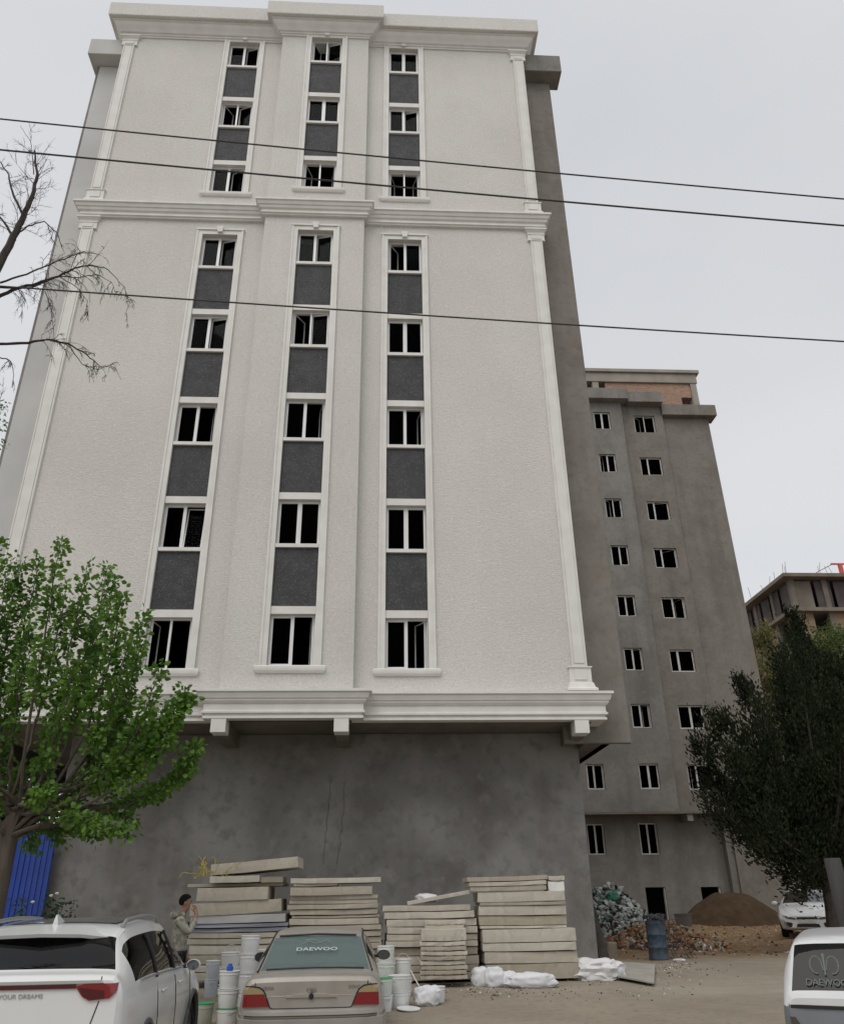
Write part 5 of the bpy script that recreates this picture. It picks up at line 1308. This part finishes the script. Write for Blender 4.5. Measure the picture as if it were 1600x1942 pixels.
# ---------------- white suv at the left
SUVW = mat('white_suv_paint', (.70,.71,.71), (.67,.68,.675), scale=2, rough=.22, spec=.5, coat=.6)
CLAD = mat('grey_wheel_cladding', (.10,.10,.10), rough=.7); RAILM = mat('silver_roof_rail', (.33,.34,.34), rough=.4, metal=.5)
kx = [
 (0.00,.46,.78,.85,.80,.84,1.10,.79,1.205,1.215),
 (0.045,.36,.85,.89,.80,.87,1.115,.80,1.232,1.25),
 (0.16,.31,.88,.915,.80,.885,1.12,.79,1.255,1.28),
 (0.58,.28,.90,.935,.80,.90,1.12,.665,1.505,1.555),
 (0.86,.26,.90,.94,.80,.90,1.12,.665,1.555,1.62),
 (1.70,.25,.90,.94,.80,.90,1.11,.675,1.585,1.66),
 (2.55,.25,.90,.94,.80,.895,1.085,.655,1.545,1.625),
 (3.45,.26,.90,.93,.80,.885,1.06,.76,1.105,1.15),
 (4.25,.28,.86,.90,.76,.83,.94,.70,.98,1.03),
 (4.52,.38,.76,.82,.70,.74,.82,.60,.86,.89)]
def cls_s(t, j):
    if 2.06 < t < 2.90 and IR+1 <= j: return 1
    if 6.08 < t < 6.93 and IR+1 <= j: return 1
    if IB+1 <= j < IR-1 and 2.72 < t < 6.42: return 2
    return 0
res, sec, T = car_shell(kx, (8,6,10,6,12,12,12,8,5), cls_s, [(.92,.38,.58,1.1), (3.60,.38,.58,1.1)], .415)
SY = 7.9
sx_ = at(250, 1850, SY+.2).x - .90
suv = thing('suv_car', 'white suv with a full-width red tail lamp bar parked at the left', 'car', (sx_, SY, 0), R(2.5))
bo = std_body(suv, res, SUVW, CGLASS, CGLASS, 2.2, 3)
LB = [(-.55,1.045),(-.40,1.068),(.40,1.068),(.55,1.045),(.60,.985),(.66,.965),(.82,.985),(.855,1.045),(.86,1.10),(.70,1.095),(.45,1.10),(-.45,1.10)]
for s_ in (-1, 1):
    o = rear_patch(sec, T, [(x*s_, z) for x, z in ((.50,1.165),(.56,1.095),(.62,1.065),(.78,1.075),(.84,1.13),(.835,1.20),(.76,1.188),(.5,1.186))], .018).build('tail_lamp', RED_L, suv)
    rear_patch(sec, T, [(x*s_, z) for x, z in ((.52,1.164),(.57,1.098),(.63,1.072),(.74,1.076),(.74,1.135),(.55,1.162))], .021).build('lamp_core', RED_D, o)
rear_patch(sec, T, [(-.498,1.155),(-.498,1.186),(.498,1.186),(.498,1.155)], .016).build('lamp_bar', RED_D, suv)
b = rear_patch(sec, T, [(-.72,1.191),(-.70,1.213),(.70,1.213),(.72,1.191)], .022); b.build('tailgate_trim', mat('satin_trim', (.44,.44,.42), rough=.4, metal=.4), suv)
me = text_mesh('BUILD YOUR DREAMS', .046); o = link_mesh('badge', me, mat('badge_chrome', (.42,.44,.46), rough=.3, metal=.6), suv); o.location = (-.02, surf_y(sec, T, 0, 1.10)-.006, 1.105); o.scale = (1.15,1,1); o.rotation_euler = (R(90), 0, 0)
seam(sec, T, [(.69,1.235),(.70,1.20)], .005).build('tailgate_seam', BLACKP, bo); seam(sec, T, [(.70,1.06),(.62,.78),(.50,.58)], .005).build('tailgate_seam', BLACKP, bo)
seam(sec, T, [(-.70,1.06),(-.62,.78),(-.50,.58)], .005).build('tailgate_seam', BLACKP, bo)
rear_patch(sec, T, [(.66,.62),(.66,.80),(.74,.80),(.74,.62)], .02).build('reflector', BLACKP, suv); rear_patch(sec, T, [(-.66,.62),(-.66,.80),(-.74,.80),(-.74,.62)], .02).build('reflector', BLACKP, suv)
rear_patch(sec, T, [(-.76,.47),(-.74,.60),(.74,.60),(.76,.47)], .02).build('bumper_skirt', CLAD, suv)
# spoiler above the rear window
b = MB(); b.sm = True
v = []; 
for x, zz, yy in ((-.66,1.505,.56),(-.35,1.545,.44),(0,1.555,.40),(.35,1.545,.44),(.66,1.505,.56)):
    v += [(x, yy, zz), (x, yy+.02, zz-.028), (x, .78, zz+.02), (x, .78, zz+.065)]
f = []
for i in range(4):
    for j in range(4): j2 = (j+1) % 4; f.append((i*4+j, (i+1)*4+j, (i+1)*4+j2, i*4+j2))
f += [(0,1,2,3),(16,19,18,17)]
b.add(v, f); b.build('spoiler', SUVW, suv)
# antenna fin, rails, dark roof panel
b = MB(); b.sm = True; b.add([(-.03,.80,1.60),(.03,.80,1.60),(.03,1.05,1.62),(-.03,1.05,1.62),(-.006,.80,1.70),(.006,.80,1.70),(.004,.84,1.71),(-.004,.84,1.71),(0,1.05,1.632)], [(0,1,5,4),(1,2,8,6,5),(2,3,8),(3,0,4,7,8),(4,5,6,7),(6,8,7)]); b.build('antenna_fin', SUVW, suv)
RF = [(pchip(np.arange(10.), np.array([k[0] for k in kx]), t), pchip(np.arange(10.), np.array([k[7] for k in kx]), t), pchip(np.arange(10.), np.array([k[8] for k in kx]), t), pchip(np.arange(10.), np.array([k[9] for k in kx]), t)) for t in [3.9+i*.13 for i in range(17)]]
for s_ in (-1, 1):
    pts = [(s_*(w_*.93), y, zr+(zc-zr)*.5+.045*min(1, min(i, 16-i)/2)) for i, (y, w_, zr, zc) in enumerate(RF)]
    MB().tube(pts, .020, 7).build('roof_rail', RAILM, suv)
vv, ff = [], []
for i, (y, w_, zr, zc) in enumerate(RF[2:]):
    for x in (-.8,-.4,0,.4,.8): vv.append((x*w_, y, zr+(zc-zr)*(1-.32*abs(x)**2.2)+.006))
for i in range(len(RF)-3):
    for j in range(4): ff.append((i*5+j, i*5+j+1, (i+1)*5+j+1, (i+1)*5+j))
MB().add(vv, ff).build('sunroof', mat('grey_sunroof_glass', (.16,.165,.16), rough=.15, coat=.5), suv, smooth=True)
cabin(suv, 1.7, 2.6, .5, 1.32, .8)
for s_ in (-1, 1):
    for y in (.92, 3.60):
        wheel(suv, s_*.80, y, .365, .22, 5)
        pts = [(s_*(.925 if 0 < a_ < math.pi else .91), y+.43*math.cos(a_), .38+.43*math.sin(a_)) for a_ in [-.25+i*(math.pi+.5)/20 for i in range(21)]]
        MB().tube(pts, .032, 6).build('arch_cladding', CLAD, suv)
    for y in (1.62, 2.55):
        b = MB(); b.sm = True; b.lathe([(.001,-.02),(.035,-.012),(.04,.0)], 12, (0,0,0), 'x'); b.v = [(s_*(.935-vx*0), y+vy*2.2, 1.0+vz*.6) for vx, vy, vz in b.v]
        MB().box(min(s_*.925, s_*.955), max(s_*.925, s_*.955), y-.10, y+.10, .985, 1.012).build('door_handle', SUVW, suv, bevel=.008)
    for yy, lean in ((1.32,.0),(2.26,-.02)):
        MB().tube([(s_*.903, yy, 1.13), (s_*.845, yy+lean, 1.32), (s_*.74, yy+lean*2, 1.52)], .016, 5).build('pillar', BLACKP, suv)
    for yy in (1.35, 2.32, 3.25):
        pts = [(s_*.9445, yy, .42), (s_*.9455, yy, .8), (s_*.925, yy, 1.0), (s_*.905, yy, 1.08)]; MB().tube(pts, .004, 4).build('door_seam', BLACKP, bo)
    mirror_unit(suv, s_*.90, 3.0, 1.13, .17, .12, SUVW, s_)
    MB().box(min(s_*.88, s_*.93), max(s_*.88, s_*.93), 1.35, 3.15, .27, .40).build('sill_cladding', CLAD, suv, bevel=.01)
    # window surround
    pts = [(s_*(pchip(np.arange(10.), np.array([k[5] for k in kx]), t)+.006), pchip(np.arange(10.), np.array([k[0] for k in kx]), t), pchip(np.arange(10.), np.array([k[6] for k in kx]), t)+.045) for t in [3.2+i*.2 for i in range(16)]]
    MB().tube(pts, .010, 5).build('window_trim', CHROME if False else RAILM, suv)

# ---------------- white sedan facing the street, right
KIAW = mat('white_sedan_paint', (.66,.67,.68), rough=.22, coat=.6)
kx = [
 (0.00,.40,.70,.80,.70,.74,.90,.66,.98,1.0),
 (0.12,.30,.80,.88,.70,.82,.95,.72,1.04,1.07),
 (0.75,.26,.86,.91,.70,.85,.97,.74,1.06,1.09),
 (1.50,.24,.86,.915,.70,.86,.97,.60,1.36,1.42),
 (2.20,.23,.86,.915,.70,.86,.96,.61,1.40,1.455),
 (2.85,.23,.86,.915,.70,.86,.95,.60,1.36,1.42),
 (3.75,.24,.86,.91,.68,.85,.92,.74,.97,1.02),
 (4.45,.24,.82,.88,.62,.80,.80,.66,.84,.90),
 (4.72,.27,.74,.80,.55,.70,.68,.56,.72,.76),
 (4.82,.32,.62,.68,.52,.58,.62,.46,.64,.66)]
def cls_k(t, j):
    if 2.1 < t < 2.92 and IR+1 <= j: return 1
    if 5.06 < t < 5.93 and IR+1 <= j: return 1
    if IB+1 <= j < IR-1 and (2.6 < t < 3.2 or 3.3 < t < 4.1 or 4.2 < t < 5.35): return 2
    return 0
res, sec, T = car_shell(kx, (4,4,8,8,8,12,8,5,4), cls_k, [(.95,.32,.5,1.1), (3.75,.32,.5,1.1)], .36)
KY = 29.2
kp = gpt_Y(1545, KY)
kia = thing('sedan_car', 'white sedan facing the street under the dark evergreen at the right', 'car', (kp.x+1.6, KY+3.4, gz(kp.x, KY+1.5)+.02), R(152))
bo = std_body(kia, res, KIAW, CGLASS, CGLASS, 2.2, 3)
for o in ALLKIDS(kia):
    if o.name.startswith('windscreen'): o.data.materials[0] = glassmat('raked_windscreen_glass', (.10,.105,.11), 2.6)
for s_ in (-1, 1):
    rear_patch(sec, T, [(x*s_, z) for x, z in ((.34,.60),(.62,.66),(.80,.74),(.74,.64),(.60,.58),(.36,.555))], .012, front=True).build('headlamp', mat('dark_headlamp', (.05,.055,.06), rough=.1, coat=.6), kia)
    rear_patch(sec, T, [(x*s_, z) for x, z in ((.46,.46),(.70,.50),(.72,.38),(.58,.32),(.48,.36))], .01, front=True).build('fog_recess', BLACKP, kia)
    for y in (.95, 3.75): wheel(kia, s_*.79, y, .325, .21, 5)
    mirror_unit(kia, s_*.88, 3.1, 1.02, .22, .15, KIAW, s_)
rear_patch(sec, T, [(-.33,.565),(-.30,.625),(.30,.625),(.33,.565)], .012, front=True).build('grille', BLACKP, kia)
rear_patch(sec, T, [(-.36,.34),(-.32,.43),(.32,.43),(.36,.34)], .012, front=True).build('lower_grille', BLACKP, kia)
y0 = surf_y(sec, T, 0, .5, True); MB().box(-.26,.26,y0+.012,y0+.024,.455,.555).build('number_plate', MATS['plate_white'], kia)
b = MB(); b.lathe([(.001,0),(.055,0),(.055,.01)], 14, (0,0,0), 'y'); b.v = [(x, y0+.01+y-.12, .665+z*.55) for x, y, z in b.v]; b.build('emblem', RED_D, kia)
cabin(kia, 1.8, 2.7, .4, 1.2, .8)

# ---------------- white and silver hatchback at the right edge
HW = mat('white_hatch_paint', (.66,.67,.67), (.60,.61,.61), scale=3, rough=.3, coat=.4); HS = mat('silver_hatch_paint', (.24,.26,.29), (.21,.23,.25), scale=3, rough=.35, metal=.4, coat=.3)
kx = [
 (0.00,.40,.62,.70,.62,.70,.93,.66,1.0,1.015),
 (0.06,.32,.72,.765,.62,.745,.955,.69,1.03,1.05),
 (0.30,.27,.75,.79,.62,.76,.96,.615,1.385,1.42),
 (0.55,.25,.76,.80,.62,.77,.96,.61,1.42,1.465),
 (1.40,.24,.76,.80,.62,.77,.95,.615,1.44,1.49),
 (2.10,.24,.76,.80,.62,.77,.94,.60,1.40,1.45),
 (2.75,.25,.76,.79,.60,.75,.91,.66,.96,1.0),
 (3.30,.27,.72,.76,.56,.70,.80,.60,.84,.88),
 (3.50,.34,.62,.68,.52,.62,.68,.50,.70,.72)]
def cls_h(t, j):
    if 1.10 < t < 1.90 and IR+1 <= j: return 1
    if 5.06 < t < 5.93 and IR+1 <= j: return 1
    if IB+1 <= j < IR-1 and (2.5 < t < 3.5 or 3.6 < t < 4.4 or 4.5 < t < 5.4): return 2
    return 0
res, sec, T = car_shell(kx, (5,10,6,10,10,10,8,5), cls_h, [(.60,.27,.45,1.0), (2.95,.27,.45,1.0)], .31)
HY = 7.55
hp = at(1492, 1880, HY)
hat = thing('hatchback_car', 'white hatchback with silver lower body and dark rear window at the right edge', 'car', (hp.x+.62, HY-.30, 0), R(-31))
top_, low_ = split_mesh(res[0], [lambda c: c.z >= .948, lambda c: c.z < .948])
for m_ in (top_, low_): m_.set_sharp_from_angle(angle=R(32))
bo = link_mesh('body', low_, HS, hat); link_mesh('upper_body', top_, HW, hat)
link_mesh('wheel_well', res[3], BLACKP, hat)
DGLASS = glassmat('dark_film_glass', (.05,.05,.055), .7)
rr_, fr_ = split_mesh(res[1], [lambda c: c.y < 1.4, lambda c: c.y >= 1.4]); link_mesh('rear_window', rr_, DGLASS, hat); link_mesh('windscreen', fr_, CGLASS, hat)
for a, c in split_y(res[2]):
    for m_ in split_mesh(res[2], [lambda q: q.x < 0 and a <= q.y < c, lambda q: q.x > 0 and a <= q.y < c]):
        if len(m_.polygons): link_mesh('side_window', m_, DGLASS, hat)
rear_patch(sec, T, [(-.70,.935),(-.70,.962),(.70,.962),(.70,.935)], .010).build('trim_strip', BLACKP, hat)
for s_ in (-1, 1):
    o = rear_patch(sec, T, [(x*s_, z) for x, z in ((.70,.60),(.705,.82),(.67,.82),(.62,.75),(.58,.60))], .014).build('tail_lamp', RED_L, hat)
    rear_patch(sec, T, [(x*s_, z) for x, z in ((.70,.74),(.705,.875),(.665,.875),(.62,.80),(.60,.74))], .018).build('lamp_top', mat('smoked_lamp', (.07,.06,.045), rough=.2, coat=.4), o)
    for y in (.60, 2.95): wheel(hat, s_*.68, y, .27, .17, 6)
    mirror_unit(hat, s_*.76, 2.4, 1.0, .17, .12, BLACKP, s_)
rear_patch(sec, T, [(-.72,.36),(-.72,.55),(.72,.55),(.72,.36)], .03).build('bumper', HS, hat)
b = rear_patch(sec, T, [(-.40,.66),(-.33,.735),(-.26,.66)], .01); 
y0 = surf_y(sec, T, -.36, .76); b = MB(); b.sm = True; b.lathe([(.001,-.012),(.05,-.008),(.056,0)], 14, (0,0,0), 'y'); b.v = [(x-.36, y0+y, .76+z*.8) for x, y, z in b.v]; b.build('yellow_emblem', mat('yellow_sticker', (.50,.42,.04), rough=.5), hat)
sl = math.atan2(1.42-1.05, .30-.06); FST = mat('faint_film_print', (.13,.15,.15), rough=.6)
ctr = Vector((-.02, .165, 1.21)); up_ = Vector((0, math.cos(sl), math.sin(sl))); nrm = Vector((0, -math.sin(sl), math.cos(sl)))
def on(x, v): return ctr + Vector((x*.85-.36, 0, 0)) + up_*v + nrm*.016
b = MB()
b.tube([on(0,-.06), on(0,.02), on(0,.12)], [.008,.010,.016], 6); 
for s_ in (-1, 1):
    b.tube([on(s_*.012,-.02)] + [on(s_*(.075+.055*math.cos(a)), .028+.075*math.sin(a)) for a in [2.5-i*.33 for i in range(14)]], .006, 6)
b.build('window_print', FST, hat)
me = text_mesh('DAEWOO', .075, .002); o = link_mesh('window_print', me, FST, hat); o.location = on(0, -.12); o.rotation_euler = (sl, 0, 0); o.scale = (.95,1,1)
cabin(hat, 1.5, 2.2, .35, 1.15, .7)
# ------------------------------------------------------------------ person and motorcycle
def skin_mesh(name, joints, bones, root, mt, parent, sub=2):
    """joints {name: (pos, radius)}, bones [(a, b)]: a Skin-modifier surface made real"""
    names = list(joints); me = bpy.data.meshes.new(name); me.from_pydata([joints[n][0] for n in names], [(names.index(a), names.index(b)) for a, b in bones], [])
    o = bpy.data.objects.new(name, me); COL.objects.link(o); md = o.modifiers.new('skin', 'SKIN'); md.use_smooth_shade = True
    for i, n in enumerate(names):
        r_ = joints[n][1]; r_ = r_ if isinstance(r_, tuple) else (r_, r_)
        me.skin_vertices[0].data[i].radius = r_; me.skin_vertices[0].data[i].use_root = n == root
    s_ = o.modifiers.new('sub', 'SUBSURF'); s_.levels = sub; s_.render_levels = sub
    dg = bpy.context.evaluated_depsgraph_get(); dg.update(); m2 = bpy.data.meshes.new_from_object(o.evaluated_get(dg)); bpy.data.objects.remove(o)
    m2.materials.clear(); m2.polygons.foreach_set('use_smooth', [True]*len(m2.polygons)); m2.name = name
    return link_mesh(name, m2, mt, parent)
SKIN = mat('tan_skin', (.30,.17,.11), (.26,.145,.095), scale=12, rough=.55); HAIRM = mat('black_hair', (.006,.0055,.0055), (.012,.011,.010), scale=30, rough=.85, spec=.1, bump=.5, bscale=60)
CAMO = mat('mottled_beige_hoodie', (.30,.285,.235), (.175,.165,.135), scale=11, rough=.9, c3=(.40,.385,.33), scale3=7, amt3=.8, lo=.45, hi=.55)
TROU = mat('dark_trousers', (.022,.023,.028), (.035,.036,.042), scale=8, rough=.85)
YPn = 14.5; pp = gpt_Y(343, YPn)
per = thing('person', 'person with short black hair in a mottled beige hoodie, hand raised to the face', 'person', tuple(pp), R(-90+8))
# local frame: faces +Y, x to the person's right
J = {'pelvis':((0,0,.93),(.13,.10)),'waist':((0,.0,1.06),(.12,.09)),'chest':((0,-.01,1.25),(.14,.10)),'neckb':((0,-.01,1.43),(.075,.07)),'neck':((0,.02,1.49),.052),'jaw':((0,.055,1.545),(.058,.062)),'head':((0,.055,1.63),(.076,.092)),'crown':((0,.035,1.69),(.06,.075)),
     'hipL':((-.09,0,.88),.095),'kneeL':((-.10,.03,.49),.062),'calfL':((-.10,-.01,.33),.055),'ankL':((-.10,-.03,.09),.042),'toeL':((-.11,.13,.035),.036),
     'hipR':((.09,0,.88),.095),'kneeR':((.10,-.02,.49),.062),'calfR':((.10,-.06,.33),.055),'ankR':((.10,-.09,.09),.042),'toeR':((.11,.07,.035),.036),
     'shL':((-.18,-.01,1.39),.062),'elL':((-.24,-.03,1.12),.046),'wrL':((-.23,.10,.89),.032),'haL':((-.225,.125,.81),(.022,.036)),
     'shR':((.18,-.01,1.39),.062),'elR':((.21,.15,1.19),.046),'wrR':((.10,.24,1.42),.032),'haR':((.055,.215,1.50),(.022,.034))}
B_ = [('pelvis','waist'),('waist','chest'),('chest','neckb'),('neckb','neck'),('neck','jaw'),('jaw','head'),('head','crown'),('pelvis','hipL'),('hipL','kneeL'),('kneeL','calfL'),('calfL','ankL'),('ankL','toeL'),('pelvis','hipR'),('hipR','kneeR'),('kneeR','calfR'),('calfR','ankR'),('ankR','toeR'),
      ('chest','shL'),('shL','elL'),('elL','wrL'),('wrL','haL'),('chest','shR'),('shR','elR'),('elR','wrR'),('wrR','haR')]
def fingers(s_, base, d, side, curl):
    for k, (o_, l_) in enumerate(((-.030,.072),(-.010,.082),(.010,.078),(.028,.062))):
        a = base+side*o_; d2 = (d+curl*.5).normalized(); d3 = (d+curl*1.1).normalized()
        for i, q in enumerate((a, a+d*l_*.42, a+d*l_*.42+d2*l_*.33, a+d*l_*.42+d2*l_*.33+d3*l_*.25)):
            J['f%s%d%d' % (s_,k,i)] = (tuple(q), .0088-.0009*i)
        B_.append(('ha'+s_, 'f%s%d0' % (s_,k))); B_.extend([('f%s%d%d' % (s_,k,i), 'f%s%d%d' % (s_,k,i+1)) for i in range(3)])
    a = base-d*.04-side*.042
    for i, q in enumerate((a, a-side*.018+d*.028+curl*.012, a-side*.012+d*.055+curl*.028)): J['t%s%d' % (s_,i)] = (tuple(q), .0100-.001*i)
    B_.extend([('ha'+s_, 't%s0' % s_), ('t%s0' % s_, 't%s1' % s_), ('t%s1' % s_, 't%s2' % s_)])
fingers('L', Vector((-.222,.14,.775)), Vector((.02,.12,-.99)).normalized(), Vector((0,-1,.1)).normalized(), Vector((.6,.3,0)))
fingers('R', Vector((.035,.20,1.535)), Vector((-.55,-.25,.80)).normalized(), Vector((-.5,.75,0)).normalized(), Vector((-.3,-.6,-.2)))
body = skin_mesh('body', J, B_, 'pelvis', SKIN, per)
# face: nose, ears, brows, lips, eyes
f_ = MB(); f_.sm = True; f_.add([(-.016,.138,1.595),(.016,.138,1.595),(0,.165,1.600),(0,.142,1.645),(0,.14,1.588)], [(0,2,3),(2,1,3),(0,4,2),(4,1,2)]); f_.build('nose', SKIN, body)
for s_ in (-1, 1):
    b = MB(); b.sm = True; b.lathe([(.002,-.012),(.018,-.008),(.022,.004),(.012,.012)], 10, (0,0,0), 'x'); b.v = [(s_*.078+x, .045+y*.9, 1.615+z*1.5) for x, y, z in b.v]; b.build('ear', SKIN, body)
    b = MB(); b.sm = True; b.lathe([(.001,-.010),(.008,-.006),(.011,0),(.008,.006),(.001,.010)], 10); b.v = [(s_*.03+x, .134+y*.5, 1.632+z*.6) for x, y, z in b.v]; b.build('eye', mat('eye_dark', (.03,.025,.02), rough=.2), body)
    MB().box(s_*.03-.016, s_*.03+.016, .136, .144, 1.648, 1.655).build('brow', HAIRM, body)
MB().box(-.022, .022, .128, .140, 1.562, 1.574).build('mouth', mat('lip', (.25,.10,.08), rough=.5), body, bevel=.004)
# hair cap with a ragged fringe
bm = bmesh.new(); bmesh.ops.create_uvsphere(bm, u_segments=28, v_segments=18, radius=1)
for v in bm.verts:
    n_ = 1+.05*mnoise.noise(v.co*5)+.03*mnoise.noise(v.co*12); p = v.co*n_; v.co = Vector((p.x*.086, p.y*.104+.036, p.z*.100+1.648))
bmesh.ops.delete(bm, geom=[v for v in bm.verts if v.co.z < 1.575+max(0, (v.co.y+.0))*.9 or (v.co.y > .09 and v.co.z < 1.675)], context='VERTS')
me = bpy.data.meshes.new('hair'); bm.to_mesh(me); bm.free(); me.polygons.foreach_set('use_smooth', [True]*len(me.polygons)); link_mesh('hair', me, HAIRM, per)
# clothes
HJ = {'p':((0,0,.86),(.165,.135)),'w':((0,0,1.02),(.165,.13)),'c':((0,-.01,1.25),(.168,.13)),'n':((0,-.01,1.41),(.09,.085)),
      'sL':((-.19,-.01,1.385),.082),'eL':((-.245,-.03,1.12),.066),'wL':((-.232,.09,.915),.048),'sR':((.19,-.01,1.385),.082),'eR':((.215,.155,1.185),.066),'wR':((.112,.235,1.40),.046)}
hood = skin_mesh('hoodie', HJ, [('p','w'),('w','c'),('c','n'),('c','sL'),('sL','eL'),('eL','wL'),('c','sR'),('sR','eR'),('eR','wR')], 'c', CAMO, per)
b = MB(); b.sm = True; b.tube([(.07,.045,1.445),(.10,-.03,1.455),(.06,-.10,1.45),(0,-.125,1.44),(-.06,-.10,1.45),(-.10,-.03,1.455),(-.07,.045,1.445)], [.03,.045,.055,.062,.055,.045,.03], 10); b.build('hood', CAMO, hood)
TJ = {'p':((0,0,.93),(.135,.105)),'hL':((-.092,0,.86),.108),'kL':((-.10,.03,.49),.080),'aL':((-.10,-.03,.12),.066),'hR':((.092,0,.86),.108),'kR':((.10,-.02,.49),.080),'aR':((.10,-.09,.12),.066)}
skin_mesh('trousers', TJ, [('p','hL'),('hL','kL'),('kL','aL'),('p','hR'),('hR','kR'),('kR','aR')], 'p', TROU, per)
for x, y in ((-.10,-.03),(.10,-.09)):
    b = MB(); b.sm = True; b.add([(x-.045,y-.07,0),(x+.045,y-.07,0),(x+.05,y+.12,0),(x+.03,y+.21,0),(x-.03,y+.21,0),(x-.05,y+.12,0),(x-.04,y-.06,.10),(x+.04,y-.06,.10),(x+.045,y+.06,.095),(x+.03,y+.19,.045),(x-.03,y+.19,.045),(x-.045,y+.06,.095)], [(5,4,3,2,1,0),(0,1,7,6),(1,2,8,7),(2,3,9,8),(3,4,10,9),(4,5,11,10),(5,0,6,11),(6,7,8,11),(8,9,10,11)]); b.build('shoe', RUBBER, per, bevel=.01)

# red motorcycle, its front showing between the suv and the person
mp_ = gpt_Y(320, 15.3)
moto = thing('motorcycle', 'red motorcycle half hidden between the white suv and the person', 'motorcycle', tuple(mp_), R(12))
MRED = mat('red_tank_paint', (.36,.02,.025), rough=.25, coat=.5)
for y in (-.62, .62):
    b = MB(); b.sm = True
    for k in range(28):
        pass
    pts = [(0, y+.27*math.cos(2*math.pi*k/28), .30+.27*math.sin(2*math.pi*k/28)) for k in range(29)]
    b.tube(pts, .045, 8, False); o = b.build('wheel', RUBBER, moto)
    b = MB()
    for k in range(8): a = math.pi*k/8; b.tube([(0, y+.24*math.cos(a), .30+.24*math.sin(a)), (0, y-.24*math.cos(a), .30-.24*math.sin(a))], .006, 4)
    b.build('spokes', CHROME, o)
b = MB(); b.sm = True; b.tube([(0,.62,.30),(0,.50,.62),(0,.40,.92)], .03, 8); b.build('fork', CHROME, moto)
b = MB(); b.sm = True; b.tube([(-.34,.30,1.05),(-.2,.36,1.03),(0,.38,.97),(.2,.36,1.03),(.34,.30,1.05)], .013, 7); o = b.build('handlebar', BLACKP, moto)
for s_ in (-1, 1):
    MB().tube([(s_*.24,.36,1.04),(s_*.30,.38,1.2)], .006, 5).build('mirror_stalk', CHROME, moto); b = MB(); b.sm = True; b.lathe([(.002,-.015),(.05,-.01),(.05,.004)], 14, (s_*.31,.38,1.23), 'y'); b.build('mirror', BLACKP, moto)
b = MB(); b.sm = True; b.tube([(0,.36,.82),(0,.25,.86),(0,.05,.84),(0,-.12,.76)], [.06,.13,.14,.07], 12); b.build('fuel_tank', MRED, moto)
b = MB(); b.sm = True; b.tube([(0,-.08,.78),(0,-.25,.78),(0,-.55,.80),(0,-.75,.86)], [.09,.12,.12,.07], 10); b.build('seat', BLACKP, moto)
b = MB(); b.sm = True; b.lathe([(.02,-.1),(.08,-.06),(.10,.0),(.095,.03)], 16, (0,.52,.90), 'y'); b.build('headlamp', CHROME, moto)
b = MB(); b.box(-.13,.13,-.12,.26,.30,.62); b.build('engine', mat('engine_grey', (.16,.16,.16), rough=.5, metal=.5), moto, bevel=.04)
b = MB(); b.sm = True; b.tube([(0,-.62,.30),(0,-.2,.36),(0,.26,.5)], .03, 6); b.tube([(0,.4,.86),(0,.26,.5)], .03, 6); b.tube([(0,-.5,.75),(0,-.2,.36)], .025, 6); b.build('frame', BLACKP, moto)
b = MB(); b.sm = True; b.tube([(0,.62+.33*math.cos(a), .30+.33*math.sin(a)) if False else (0, .62+.33*math.cos(a), .30+.33*math.sin(a)) for a in [.5+i*.2 for i in range(12)]], .05, 8); b.build('mudguard', MRED, moto)
